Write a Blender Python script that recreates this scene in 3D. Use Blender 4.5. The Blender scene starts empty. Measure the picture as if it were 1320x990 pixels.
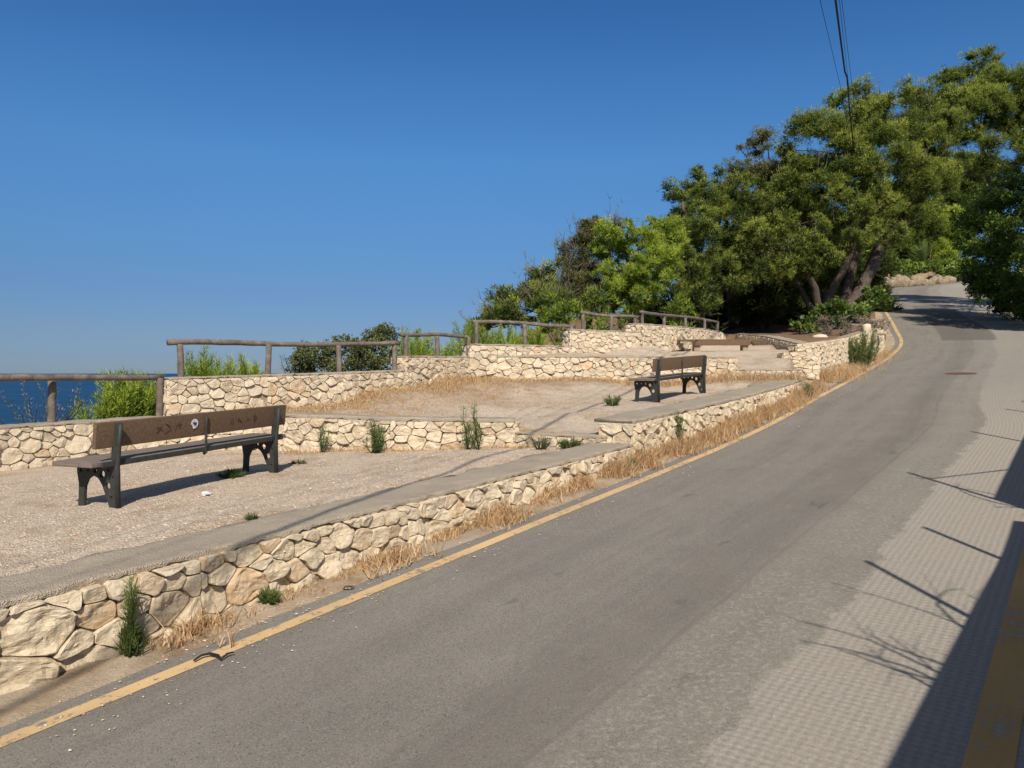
import bpy, bmesh, math, random
import numpy as np
from mathutils import Vector, noise as mnoise
from mathutils.geometry import delaunay_2d_cdt
random.seed(7); rng = np.random.default_rng(7)
sc = bpy.context.scene
COL = sc.collection
R = math.radians

# ------------------------------------------------------------------ helpers
def P(px, py, Y):
    """world point seen at photo pixel (px,py) at depth Y (metres)"""
    return Vector(((px-660)/1000*Y, Y, 2.0-(py-481)/1000*Y))
def TD(t, d, z=0.0):
    """t metres along the road, d metres left of its right-hand reference"""
    return Vector((.6*t-.8*d, .8*t+.6*d, z))
def mesh_obj(name, verts, faces, mats, parent=None, smooth=True, midx=None, tint=None, uv=None):
    me = bpy.data.meshes.new(name)
    me.from_pydata([tuple(v) for v in verts], [], faces)
    for m in (mats if isinstance(mats, (list, tuple)) else [mats]): me.materials.append(m)
    if midx is not None: me.polygons.foreach_set('material_index', np.array(midx, dtype=np.int32))
    if smooth: me.polygons.foreach_set('use_smooth', np.ones(len(me.polygons), dtype=bool))
    if tint is not None:
        a = me.attributes.new('tint', 'FLOAT', 'POINT'); a.data.foreach_set('value', np.array(tint, dtype=np.float32))
    if uv is not None:
        l = me.uv_layers.new(name='UVMap'); vi = np.zeros(len(me.loops), dtype=np.int32)
        me.loops.foreach_get('vertex_index', vi); l.data.foreach_set('uv', np.array(uv, dtype=np.float32)[vi].ravel())
    me.update()
    o = bpy.data.objects.new(name, me); COL.objects.link(o)
    if parent: o.parent = parent
    return o
def tri_obj(name, V, k, mat, parent=None, tint=None):
    """V (n*k,3) array: n separate k-gons"""
    n = len(V)//k
    me = bpy.data.meshes.new(name)
    me.vertices.add(n*k); me.vertices.foreach_set('co', np.asarray(V, dtype=np.float32).ravel())
    me.loops.add(n*k); me.loops.foreach_set('vertex_index', np.arange(n*k, dtype=np.int32))
    me.polygons.add(n); me.polygons.foreach_set('loop_start', np.arange(0, n*k, k, dtype=np.int32))
    me.polygons.foreach_set('loop_total', np.full(n, k, dtype=np.int32))
    me.materials.append(mat)
    if tint is not None:
        a = me.attributes.new('tint', 'FLOAT', 'POINT'); a.data.foreach_set('value', np.asarray(tint, dtype=np.float32))
    me.update(calc_edges=True); me.validate()
    o = bpy.data.objects.new(name, me); COL.objects.link(o)
    if parent: o.parent = parent
    return o
def tag(o, label=None, cat=None, group=None, kind=None):
    if label: o['label'] = label
    if cat: o['category'] = cat
    if group: o['group'] = group
    if kind: o['kind'] = kind
    return o
def empty(name, loc, rz=0, label=None, cat=None, group=None):
    o = bpy.data.objects.new(name, None); o.location = loc; o.rotation_euler = (0, 0, rz); o.empty_display_size = .2
    COL.objects.link(o); return tag(o, label, cat, group)
class MB:
    def __init__(s): s.v = []; s.f = []
    def tube(s, pts, rad, n=8, cap=True, jit=0, sq=None):
        pts = [Vector(p) for p in pts]; b0 = len(s.v); m = len(pts)
        if not isinstance(rad, (list, tuple)): rad = [rad]*m
        up = Vector((0, 0, 1)); prev = None
        for i, p in enumerate(pts):
            t = (pts[min(i+1, m-1)]-pts[max(i-1, 0)]).normalized()
            a = prev if prev is not None else (up if abs(t.z) < .9 else Vector((1, 0, 0)))
            x = (a-t*a.dot(t)).normalized(); prev = x; y = t.cross(x)
            for k in range(n):
                an = 2*math.pi*k/n; r = rad[i]*(1+(random.uniform(-jit, jit) if jit else 0))
                s.v.append(p+x*math.cos(an)*r+y*math.sin(an)*r)
        for i in range(m-1):
            for k in range(n):
                a = b0+i*n+k; b = b0+i*n+(k+1) % n
                s.f.append((a, b, b+n, a+n))
        if cap:
            s.f.append(tuple(b0+k for k in range(n))[::-1]); s.f.append(tuple(b0+(m-1)*n+k for k in range(n)))
    def box(s, c, size, rz=0, bev=0, M=None):
        bm = bmesh.new(); bmesh.ops.create_cube(bm, size=1)
        for v in bm.verts: v.co = Vector((v.co.x*size[0], v.co.y*size[1], v.co.z*size[2]))
        if bev: bmesh.ops.bevel(bm, geom=bm.edges[:], offset=bev, segments=2, affect='EDGES', profile=.7)
        b0 = len(s.v); cs, sn = math.cos(rz), math.sin(rz)
        bm.verts.index_update()
        for v in bm.verts:
            q = v.co if M is None else M @ v.co
            s.v.append(Vector((q.x*cs-q.y*sn, q.x*sn+q.y*cs, q.z))+Vector(c))
        for f in bm.faces: s.f.append(tuple(b0+v.index for v in f.verts))
        bm.free()
    def build(s, name, mat, parent=None, smooth=True):
        return mesh_obj(name, s.v, s.f, mat, parent, smooth)
def nz(x, y, z=0, sc_=1.0): return mnoise.noise(Vector((x*sc_, y*sc_, z*sc_)))

# ------------------------------------------------------------------ materials
class NT:
    def __init__(s, name):
        m = bpy.data.materials.new(name); m.use_nodes = True; s.m = m; s.t = m.node_tree; s.t.nodes.clear()
        s.out = s.n('ShaderNodeOutputMaterial'); s.b = s.n('ShaderNodeBsdfPrincipled')
        s.t.links.new(s.b.outputs[0], s.out.inputs[0]); s.b.inputs['Specular IOR Level'].default_value = .25
    def n(s, ty, **kw):
        nd = s.t.nodes.new(ty)
        for k, v in kw.items(): setattr(nd, k, v)
        return nd
    def l(s, a, b): s.t.links.new(a, b)
    def set(s, sock, v):
        if hasattr(v, 'links'): s.l(v, sock)
        else: sock.default_value = v
    def coord(s, kind='Object'): return s.n('ShaderNodeTexCoord').outputs[kind]
    def map(s, vec, scale=(1, 1, 1), rot=(0, 0, 0)):
        m = s.n('ShaderNodeMapping'); s.l(vec, m.inputs[0]); m.inputs['Scale'].default_value = scale; m.inputs['Rotation'].default_value = rot
        return m.outputs[0]
    def noise(s, vec, scale, detail=4, rough=.6, dist=0):
        nd = s.n('ShaderNodeTexNoise'); s.l(vec, nd.inputs['Vector']); nd.inputs['Scale'].default_value = scale
        nd.inputs['Detail'].default_value = detail; nd.inputs['Roughness'].default_value = rough; nd.inputs['Distortion'].default_value = dist
        return nd.outputs['Fac']
    def vor(s, vec, scale, feature='F1', out='Distance', rand=1):
        nd = s.n('ShaderNodeTexVoronoi', feature=feature); s.l(vec, nd.inputs['Vector']); nd.inputs['Scale'].default_value = scale
        nd.inputs['Randomness'].default_value = rand
        return nd.outputs[out]
    def ramp(s, fac, stops, interp='LINEAR'):
        r = s.n('ShaderNodeValToRGB'); s.l(fac, r.inputs[0]); e = r.color_ramp; e.interpolation = interp
        while len(e.elements) < len(stops): e.elements.new(.5)
        for el, (p, c) in zip(e.elements, stops): el.position = p; el.color = (*c, 1) if len(c) == 3 else c
        return r.outputs[0]
    def fr(s, fac, a, b, lo=0, hi=1):
        m = s.n('ShaderNodeMapRange'); s.l(fac, m.inputs[0])
        for i, v in zip((1, 2, 3, 4), (a, b, lo, hi)): m.inputs[i].default_value = v
        return m.outputs[0]
    def mix(s, f, a, b, mode='MIX'):
        m = s.n('ShaderNodeMix', data_type='RGBA', blend_type=mode)
        s.set(m.inputs[0], f)
        for k, v in ((6, a), (7, b)):
            if hasattr(v, 'links'): s.l(v, m.inputs[k])
            else: m.inputs[k].default_value = (*v, 1)
        return m.outputs[2]
    def math(s, op, a, b=0, c=0):
        m = s.n('ShaderNodeMath', operation=op); s.set(m.inputs[0], a); s.set(m.inputs[1], b)
        if op in ('MULTIPLY_ADD',): s.set(m.inputs[2], c)
        return m.outputs[0]
    def bump(s, h, strength=.5, dist=.01, normal=None):
        b = s.n('ShaderNodeBump'); s.l(h, b.inputs['Height']); b.inputs['Strength'].default_value = strength; b.inputs['Distance'].default_value = dist
        if normal: s.l(normal, b.inputs['Normal'])
        return b.outputs[0]
    def fin(s, col, rough=.85, normal=None):
        s.set(s.b.inputs['Base Color'], col if hasattr(col, 'links') else (*col, 1)); s.set(s.b.inputs['Roughness'], rough)
        if normal: s.l(normal, s.b.inputs['Normal'])
        return s.m

def m_stone():
    n = NT('limestone'); c = n.coord()
    rnd = n.n('ShaderNodeNewGeometry').outputs['Random Per Island']
    base = n.ramp(rnd, [(0, (.50, .41, .28)), (.2, (.63, .51, .35)), (.45, (.72, .60, .43)), (.7, (.66, .55, .40)), (.85, (.55, .46, .345)), (.93, (.64, .42, .23)), (1, (.42, .355, .27))])
    f1 = n.noise(c, 9, 6, .65); f2 = n.noise(c, 40, 5, .7); f3 = n.noise(n.map(c, (1, 1, 2.6)), 5, 5, .6, 1.2)
    col = n.mix(n.fr(f1, .35, .75), base, (.74, .645, .49))
    col = n.mix(n.fr(f3, .56, .74, 0, .6), col, (.50, .33, .17))
    col = n.mix(n.fr(f2, .5, .72, 0, .45), col, (.34, .275, .19))
    f5 = n.noise(c, 3.1, 4, .7)
    col = n.mix(n.fr(f5, .60, .72, 0, .5), col, (.30, .265, .215))
    h = n.math('ADD', n.math('MULTIPLY', f1, 1.4), n.math('MULTIPLY', f2, .5))
    h = n.math('ADD', h, n.math('MULTIPLY', n.noise(n.map(c, (1, 1, 2)), 22, 6, .75, .8), .9))
    return n.fin(col, .92, n.bump(h, 1.0, .013))
def m_rock():
    n = NT('bank_rock'); c = n.coord(); f = n.noise(c, 1.6, 6, .7); g = n.noise(c, 7, 5, .7)
    col = n.ramp(f, [(.3, (.26, .19, .12)), (.5, (.43, .34, .23)), (.7, (.52, .43, .31))])
    return n.fin(col, .95, n.bump(n.math('ADD', f, g), 1, .25))
def m_mortar():
    n = NT('mortar'); c = n.coord(); f = n.noise(c, 30, 6, .7)
    col = n.ramp(f, [(.3, (.24, .18, .12)), (.7, (.50, .40, .28))])
    return n.fin(col, .95, n.bump(f, 1, .02))
def m_concrete():
    n = NT('coping_concrete'); c = n.coord()
    f1 = n.noise(c, 1.8, 5, .65); f2 = n.noise(c, 55, 4, .7); v = n.vor(c, 95)
    f4 = n.noise(n.map(c, (1.2, 1.2, 1.2)), 7, 5, .7)
    col = n.ramp(f1, [(.3, (.40, .335, .26)), (.5, (.48, .41, .32)), (.72, (.56, .48, .375))])
    col = n.mix(n.fr(f2, .42, .7, 0, .5), col, (.32, .27, .21))
    col = n.mix(n.fr(f4, .55, .7, 0, .5), col, (.50, .43, .33))
    col = n.mix(n.fr(v, .0, .35, .5, 0), col, (.52, .46, .38))
    f7 = n.noise(c, 3.3, 6, .75); col = n.mix(n.fr(f7, .55, .66, 0, .8), col, (.60, .485, .37))
    col = n.mix(n.fr(n.noise(c, 150, 3, .7), .5, .7, 0, .5), col, (.25, .21, .165))
    h = n.math('ADD', f2, n.math('MULTIPLY', v, .8)); h = n.math('ADD', h, f4)
    return n.fin(col, .93, n.bump(h, 1, .014))
def m_gravel():
    n = NT('gravel'); c = n.coord()
    nd = n.n('ShaderNodeTexVoronoi'); n.l(c, nd.inputs['Vector']); nd.inputs['Scale'].default_value = 62
    sep = n.n('ShaderNodeSeparateColor'); n.l(nd.outputs['Color'], sep.inputs[0])
    col = n.ramp(sep.outputs[0], [(0, (.40, .30, .225)), (.3, (.61, .485, .38)), (.65, (.71, .585, .465)), (1, (.84, .74, .61))])
    big = n.noise(c, .7, 5, .65); mid = n.noise(c, 6, 5, .7); fine = n.noise(c, 120, 3, .7)
    dust = n.ramp(mid, [(.3, (.60, .485, .375)), (.7, (.73, .61, .485))])
    col = n.mix(n.fr(big, .35, .7, .1, .6), col, dust)
    patch = n.noise(c, 1.6, 6, .72)
    col = n.mix(n.fr(patch, .50, .70, 0, .85), col, (.42, .30, .19))
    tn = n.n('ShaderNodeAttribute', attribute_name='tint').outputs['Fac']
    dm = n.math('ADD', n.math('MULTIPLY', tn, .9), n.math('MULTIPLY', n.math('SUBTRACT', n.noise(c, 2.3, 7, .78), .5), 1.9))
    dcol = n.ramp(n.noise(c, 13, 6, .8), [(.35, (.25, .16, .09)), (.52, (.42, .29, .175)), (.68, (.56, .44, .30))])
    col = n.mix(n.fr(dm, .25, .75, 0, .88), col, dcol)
    col = n.mix(n.fr(fine, .4, .7, .25, 0), col, (.22, .17, .12))
    spk = n.vor(c, 24, out='Color'); sps = n.n('ShaderNodeSeparateColor'); n.l(spk, sps.inputs[0])
    col = n.mix(n.math('MULTIPLY', n.fr(sps.outputs[0], .76, .80), n.fr(n.vor(c, 24), .15, .3, .85, 0)), col, (.27, .205, .15))
    h = n.math('ADD', n.math('MULTIPLY', nd.outputs['Distance'], -.9), n.math('MULTIPLY', mid, 1.1)); h = n.math('ADD', h, n.math('MULTIPLY', fine, .4))
    return n.fin(col, .95, n.bump(h, 1, .016))
def m_dirt(name='dirt', a=(.20, .135, .085), b=(.40, .29, .185)):
    n = NT(name); c = n.coord(); f = n.noise(c, 3, 7, .75); g = n.noise(c, 60, 4, .7)
    col = n.mix(n.fr(g, .35, .65), n.ramp(f, [(.3, a), (.7, b)]), n.ramp(f, [(.3, b), (.7, a)]))
    return n.fin(col, .97, n.bump(n.math('ADD', f, g), 1, .02))
def m_verge():
    n = NT('verge_dirt'); c = n.coord(); f = n.noise(c, 2.2, 6, .7); g = n.noise(c, 50, 5, .75); e = n.noise(c, .9, 3, .5)
    col = n.ramp(f, [(.35, (.28, .19, .12)), (.5, (.44, .335, .23)), (.66, (.56, .465, .355))])
    col = n.mix(n.fr(e, .5, .62), col, (.43, .36, .275))
    col = n.mix(n.fr(g, .5, .75, 0, .6), col, (.17, .125, .08))
    return n.fin(col, .95, n.bump(n.math('ADD', f, g), 1, .02))
def asphalt_nodes(n):
    uv = n.coord('UV'); c = n.coord()
    s = n.n('ShaderNodeSeparateXYZ'); n.l(uv, s.inputs[0]); u, v = s.outputs[0], s.outputs[1]
    long_ = n.map(uv, (.10, 1.6, 1)); st = n.noise(long_, 2.2, 5, .6)
    f = n.noise(c, 1.1, 6, .62); g = n.noise(c, 210, 3, .8); sp = n.vor(c, 150, out='Color')
    sep = n.n('ShaderNodeSeparateColor'); n.l(sp, sep.inputs[0])
    a = n.ramp(f, [(.3, (.23, .211, .188)), (.55, (.278, .256, .229)), (.75, (.33, .306, .275))])
    a = n.mix(n.fr(st, .4, .65, 0, .65), a, (.31, .285, .25))
    a = n.mix(n.fr(n.noise(n.map(uv, (.07, 1.1, 1)), 2.9, 4, .6), .5, .68, 0, .45), a, (.165, .148, .130))
    a = n.mix(n.fr(g, .40, .60, .6, 0), a, (.09, .08, .07))
    a = n.mix(n.fr(n.noise(c, 420, 2, .7), .52, .66, 0, .35), a, (.42, .39, .35))
    a = n.mix(n.fr(sep.outputs[0], .88, .93, 0, .4), a, (.42, .385, .34))
    a = n.mix(n.fr(sep.outputs[1], .9, .94, 0, .6), a, (.06, .055, .05))
    # worn pale zone beside the concrete strip
    rag = n.noise(c, 1.7, 7, .78); fin_ = n.noise(c, 26, 5, .75)
    vv = n.math('ADD', v, n.math('MULTIPLY', n.math('SUBTRACT', rag, .5), 1.5))
    vs = n.math('ADD', v, n.math('MULTIPLY', n.math('SUBTRACT', n.noise(c, .5, 3, .5), .5), .25))
    worn = n.math('MULTIPLY', n.fr(vs, 1.95, 2.15, 1, 0), n.fr(fin_, .50, .62, .0, .5))
    near = n.fr(u, 5, 16, 1, .5)
    a = n.mix(n.math('MULTIPLY', worn, near), a, (.46, .42, .36))
    dk = n.math('MULTIPLY', n.fr(n.math('ABSOLUTE', n.math('SUBTRACT', vv, 2.35), 0), .0, .5, 1, 0), .4)
    a = n.mix(dk, a, (.15, .135, .118))
    stn = n.noise(n.map(c, (1, 1, 1)), .55, 5, .6)
    a = n.mix(n.fr(stn, .58, .72, 0, .45), a, (.15, .135, .12))
    scf = n.noise(n.map(uv, (.8, 3.5, 1)), 1.9, 6, .8)
    a = n.mix(n.fr(scf, .60, .72, 0, .55), a, (.36, .325, .28))
    jn = n.fr(n.math('ABSOLUTE', n.math('SUBTRACT', n.math('ADD', v, n.math('MULTIPLY', n.math('SUBTRACT', n.noise(c, 1.2, 4, .6), .5), .12)), 2.07)), 0, .03, .45, 0)
    a = n.mix(n.math('MULTIPLY', jn, n.fr(fin_, .35, .6)), a, (.10, .09, .08))
    a = n.mix(n.math('MULTIPLY', n.fr(n.math('ADD', v, n.math('MULTIPLY', n.math('SUBTRACT', st, .5), .5)), 2.0, 2.12, 1, 0), .16), a, (.34, .305, .262))
    oil = n.noise(n.map(uv, (1.1, 2.2, 1)), 1.3, 5, .65)
    a = n.mix(n.fr(oil, .64, .70, 0, .5), a, (.105, .095, .085))
    # tar/crack lines
    cr = n.vor(n.map(c, (1, 1, 1)), .42, 'DISTANCE_TO_EDGE')
    crn = n.math('ADD', cr, n.math('MULTIPLY', n.math('SUBTRACT', n.noise(c, 5, 4, .7), .5), .05))
    a = n.mix(n.math('MULTIPLY', n.fr(n.math('ABSOLUTE', crn), .0,  .006, .08, 0), n.fr(stn, .45, .55)), a, (.05, .045, .04))
    # ribbed concrete strip
    vc = n.math('ADD', v, n.math('MULTIPLY', n.math('SUBTRACT', n.noise(c, 4, 6, .75), .5), .42))
    vc = n.math('ADD', vc, n.math('MULTIPLY', n.math('SUBTRACT', n.noise(c, .6, 2, .5), .5), .3))
    wu = n.math('ADD', u, n.math('MULTIPLY', n.math('SUBTRACT', n.noise(c, 2.5, 3, .5), .5), .03))
    p = n.math('MULTIPLY', n.math('SINE', n.math('MULTIPLY', n.math('ADD', wu, v), 2*math.pi/.10)), n.math('SINE', n.math('MULTIPLY', n.math('SUBTRACT', wu, v), 2*math.pi/.10)))
    bl = n.math('ADD', p, n.math('MULTIPLY', n.math('SUBTRACT', fin_, .5), 2.2))
    con = n.mix(n.fr(bl, -1.2, 1.2), (.28, .255, .225), (.49, .452, .40))
    con = n.mix(n.fr(f, .35, .7, 0, .6), con, (.40, .35, .30))
    con = n.mix(n.fr(g, .42, .6, .45, 0), con, (.26, .235, .205))
    con = n.mix(n.fr(sep.outputs[0], .84, .92, 0, .6), con, (.50, .455, .39))
    mk = n.math('MULTIPLY', n.fr(n.math('ADD', vc, n.math('MULTIPLY', n.math('SUBTRACT', fin_, .5), .22)), 1.36, 1.40, 1, 0), .92)
    mk = n.math('MULTIPLY', mk, n.fr(u, 14, 24, 1, .4))
    col = n.mix(mk, a, con)
    # dark fresh patch far up the road
    un = n.math('ADD', u, n.math('MULTIPLY', n.math('SUBTRACT', n.noise(c, .8, 3, .5), .5), 1.2))
    pm = n.math('MULTIPLY', n.fr(un, 41, 41.3), n.math('MULTIPLY', n.fr(un, 66, 68, 1, 0), n.math('MULTIPLY', n.fr(v, 1.2, 1.3), n.fr(v, 3.0, 3.1, 1, 0))))
    col = n.mix(n.math('MULTIPLY', pm, .75), col, (.13, .12, .108))
    h = n.math('ADD', n.math('MULTIPLY', g, .6), n.math('MULTIPLY', n.math('MULTIPLY', p, mk), .22)); h = n.math('ADD', h, n.math('MULTIPLY', fin_, n.math('ADD', mk, .3)))
    return col, h, uv, c, v
def m_road():
    n = NT('asphalt'); col, h, *_ = asphalt_nodes(n)
    return n.fin(col, .9, n.bump(h, .8, .008))
def m_paint(name, wear, base=(.66, .46, .24)):
    n = NT(name); col, h, uv, c, v = asphalt_nodes(n)
    f = n.noise(c, 14, 7, .8); g = n.noise(c, 1.4, 4, .6); e = n.noise(c, 90, 3, .7)
    pc = n.ramp(g, [(.3, tuple(x*.85 for x in base)), (.7, tuple(min(1, x*1.1) for x in base))])
    pc = n.mix(n.fr(e, .55, .75, 0, .5), pc, (.30, .22, .13))
    mk = n.fr(n.math('ADD', f, n.math('MULTIPLY', n.math('SUBTRACT', g, .5), .5)), .5-wear, .56-wear, 0, .93)
    return n.fin(n.mix(mk, col, pc), .85, n.bump(h, .6, .006))
def m_wood(name, a, b, c_, scale=(40, 2.5, 40), bumpd=.004):
    n = NT(name); c = n.coord(); g = n.noise(n.map(c, scale), 1, 6, .7, .6); f = n.noise(c, 5, 4, .6)
    col = n.ramp(g, [(.3, a), (.5, b), (.72, c_)]); col = n.mix(n.fr(f, .4, .7, 0, .4), col, b)
    return n.fin(col, .8, n.bump(g, .8, bumpd))
def m_plain(name, col, rough=.6, metal=0, bumps=None):
    n = NT(name); c = n.coord(); f = n.noise(c, 14, 5, .7)
    n.b.inputs['Metallic'].default_value = metal
    cc = n.mix(n.fr(f, .35, .7), tuple(x*.75 for x in col), tuple(min(1, x*1.2) for x in col))
    return n.fin(cc, rough, n.bump(f, .4, .004))
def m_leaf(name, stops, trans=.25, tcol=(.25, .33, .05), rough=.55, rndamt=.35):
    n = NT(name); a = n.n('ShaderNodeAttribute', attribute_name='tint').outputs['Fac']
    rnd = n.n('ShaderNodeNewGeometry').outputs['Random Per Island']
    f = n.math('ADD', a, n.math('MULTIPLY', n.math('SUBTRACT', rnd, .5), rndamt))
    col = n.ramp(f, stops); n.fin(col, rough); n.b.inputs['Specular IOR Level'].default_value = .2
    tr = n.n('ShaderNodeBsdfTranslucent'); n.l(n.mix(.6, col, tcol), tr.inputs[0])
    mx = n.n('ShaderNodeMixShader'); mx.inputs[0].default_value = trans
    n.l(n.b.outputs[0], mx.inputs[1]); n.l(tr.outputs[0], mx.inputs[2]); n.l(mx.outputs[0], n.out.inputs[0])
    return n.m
def m_sea():
    n = NT('sea_water'); c = n.coord()
    f = n.noise(n.map(c, (.004, .02, 1)), 1, 6, .65); w = n.noise(n.map(c, (.25, .5, 1)), 1, 5, .7); w2 = n.noise(n.map(c, (.02, .06, 1)), 1, 5, .7)
    col = n.ramp(f, [(.3, (.010, .050, .125)), (.7, (.020, .078, .175))])
    col = n.mix(n.fr(w2, .45, .7, 0, .5), col, (.02, .09, .21))
    n.b.inputs['Specular IOR Level'].default_value = .08
    return n.fin(col, .55, n.bump(n.math('ADD', w, w2), 1, 1.2))

M = dict(stone=m_stone(), rock=m_rock(), mortar=m_mortar(), cap=m_concrete(), gravel=m_gravel(), dirt=m_dirt(), verge=m_verge(), road=m_road(),
    hill=m_dirt('hillside_soil', (.10, .085, .04), (.26, .20, .12)), needle=m_dirt('needle_litter', (.12, .07, .04), (.30, .19, .12)),
    yellow=m_paint('yellow_line_paint', .11), yellow2=m_paint('worn_yellow_paint', .13, (.60, .33, .11)),
    bench=m_wood('bench_wood', (.085, .052, .030), (.15, .095, .057), (.22, .15, .098)),
    benchtop=m_wood('bench_seat_wood', (.11, .085, .07), (.19, .15, .125), (.28, .235, .20)),
    fence=m_wood('weathered_log', (.085, .065, .05), (.17, .14, .115), (.29, .25, .21), (6, 6, 6), .012),
    iron=m_plain('bench_iron', (.045, .047, .043), .55), blackwire=m_plain('cable_black', (.02, .02, .022), .6),
    bark=m_wood('pine_bark', (.05, .037, .028), (.11, .085, .066), (.19, .15, .12), (14, 14, 3), .05),
    twig=m_plain('grey_twig', (.22, .19, .16), .9), scratch=m_plain('graffiti_scratch', (.09, .055, .04), .9), rubber=m_plain('rubber', (.018, .018, .018), .8), rust=m_plain('rusty_iron', (.16, .09, .055), .8),
    white=m_plain('white_paper', (.75, .78, .80), .6), plaster=m_plain('boundary_wall_render', (.45, .40, .33), .9), sea=m_sea(),
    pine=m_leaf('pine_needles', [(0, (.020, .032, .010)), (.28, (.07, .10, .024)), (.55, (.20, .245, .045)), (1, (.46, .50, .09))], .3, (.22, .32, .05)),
    pineb=m_leaf('bright_pine_needles', [(0, (.05, .08, .016)), (.4, (.18, .25, .032)), (1, (.48, .56, .075))], .32, (.25, .38, .05)),
    olive=m_leaf('olive_needles', [(0, (.04, .042, .018)), (.5, (.15, .15, .055)), (1, (.31, .30, .11))], .25, (.2, .22, .06)),
    broad=m_leaf('broad_leaves', [(0, (.022, .044, .010)), (.5, (.10, .155, .030)), (1, (.27, .35, .07))], .22, (.15, .3, .03), .42),
    lent=m_leaf('lentisk_leaves', [(0, (.03, .04, .016)), (.5, (.095, .11, .04)), (1, (.20, .21, .08))], .15, (.15, .2, .05), .5),
    weed=m_leaf('weed_leaves', [(0, (.05, .08, .022)), (.5, (.13, .17, .05)), (1, (.26, .31, .10))], .25),
    dry=m_leaf('dry_grass_blades', [(0, (.26, .16, .09)), (.45, (.55, .36, .19)), (1, (.82, .63, .38))], .3, (.6, .42, .2)),
    drytw=m_leaf('dry_twigs', [(0, (.09, .07, .05)), (1, (.26, .21, .17))], 0))

# ------------------------------------------------------------------ world, sun, camera
SUN_EL = R(41); hx, hy = -.10, .995
w = bpy.data.worlds.new("World"); sc.world = w; w.use_nodes = True; wt = w.node_tree
bg = wt.nodes['Background']; sky = wt.nodes.new('ShaderNodeTexSky'); sky.sky_type = 'NISHITA'; sky.sun_disc = False
sky.sun_elevation = SUN_EL; sky.sun_rotation = math.atan2(-hx, -hy); sky.altitude = 0; sky.air_density = .8; sky.dust_density = .3; sky.ozone_density = 7.0
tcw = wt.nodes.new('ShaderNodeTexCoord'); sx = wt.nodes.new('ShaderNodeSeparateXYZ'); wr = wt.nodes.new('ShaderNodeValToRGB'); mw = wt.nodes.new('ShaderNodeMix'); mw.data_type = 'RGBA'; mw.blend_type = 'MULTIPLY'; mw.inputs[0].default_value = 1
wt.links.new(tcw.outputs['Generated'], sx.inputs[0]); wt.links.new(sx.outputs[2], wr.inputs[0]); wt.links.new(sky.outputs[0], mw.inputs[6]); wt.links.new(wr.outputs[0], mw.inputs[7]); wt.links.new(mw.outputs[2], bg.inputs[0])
HZ = [(0, (.42, .475, .60)), (.02, (.395, .44, .565)), (.05, (.435, .465, .55)), (.10, (.47, .54, .62)), (.175, (.55, .74, .80)), (.263, (.62, .93, 1.02)), (.346, (.55, .93, 1.08)), (.42, (.44, .84, 1.06)), (.52, (.55, .78, 1)), (.70, (2.1, 1.35, .75))]  # top stops, out of view, brightened and warmed to lift blue shadows
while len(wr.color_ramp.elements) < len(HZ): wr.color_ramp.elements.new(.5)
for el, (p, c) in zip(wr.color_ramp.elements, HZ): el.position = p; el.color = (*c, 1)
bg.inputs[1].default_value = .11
sl = bpy.data.lights.new('sun', 'SUN'); sl.energy = 5.0; sl.angle = R(.55); sl.color = (1, .91, .775)
so = bpy.data.objects.new('sun', sl); COL.objects.link(so)
ldir = Vector((hx*math.cos(SUN_EL), hy*math.cos(SUN_EL), -math.sin(SUN_EL))); so.rotation_euler = ldir.to_track_quat('-Z', 'Y').to_euler()
cam = bpy.data.cameras.new('camera'); co = bpy.data.objects.new('camera', cam); COL.objects.link(co); sc.camera = co
co.location = (0, 0, 2.0); co.rotation_euler = (R(90), 0, 0); cam.sensor_width = 36; cam.lens = 36*1000/1320; cam.shift_y = -14/1320; cam.clip_end = 100000
sc.view_settings.view_transform = 'Standard'; sc.view_settings.look = 'None'; sc.view_settings.exposure = 0; sc.view_settings.gamma = 1

# ------------------------------------------------------------------ road
ST = []   # stations: left yellow line (x,y), right edge (x,y), z
for t in (-9, -6, -3, 0, 3, 6, 9, 11.5, 14.5):
    a, b = TD(t, 4.43 if t < 10 else (4.46 if t < 12 else 4.63)), TD(t, .46); ST.append((a.x, a.y, b.x, b.y, .08*t))
def L(px, py, Y): q = P(px, py, Y); return q
for (px, py, Y, rx, ry) in [(1053, 513, 17.4, 10.1, 14.9), (1100, 488, 21.7, 12.95, 19.4), (1147, 460, 30, 18.6, 27.8), (1162, 442, 36, 22.4, 34),
        (1155, 425, 42, 26.4, 41), (1143, 404, 52, 31.3, 52), (1134, 393, 60, 35.5, 60), (1137, 376, 78, 43.5, 76), (1152, 371, 83, 46.2, 79),
        (1190, 369, 87, 50, 81), (1225, 365, 90, 54, 83), (1290, 362, 94, 62, 84)]:
    q = P(px, py, Y); ST.append((q.x, q.y, rx, ry, q.z))
ST = np.array(ST)
def catmull(A, n):
    out = []
    for i in range(len(A)-1):
        p0, p1, p2, p3 = A[max(i-1, 0)], A[i], A[i+1], A[min(i+2, len(A)-1)]
        d = np.linalg.norm((p2-p1)[:2]); m = max(2, int(d/n))
        for k in range(m):
            s = k/m; out.append(.5*((2*p1)+(-p0+p2)*s+(2*p0-5*p1+4*p2-p3)*s*s+(-p0+3*p1-3*p2+p3)*s**3))
    out.append(A[-1]); return np.array(out)
RD = catmull(ST, .5)
CL = (RD[:, :2]+RD[:, 2:4])/2
ARC = np.concatenate([[0], np.cumsum(np.linalg.norm(np.diff(CL, axis=0), axis=1))])-9.0
def road_pt(i, v, dz=0):
    s = (v-.46)/(4.43-.46); r = RD[i]
    return (r[2]+(r[0]-r[2])*s, r[3]+(r[1]-r[3])*s, r[4]+dz)
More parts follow.
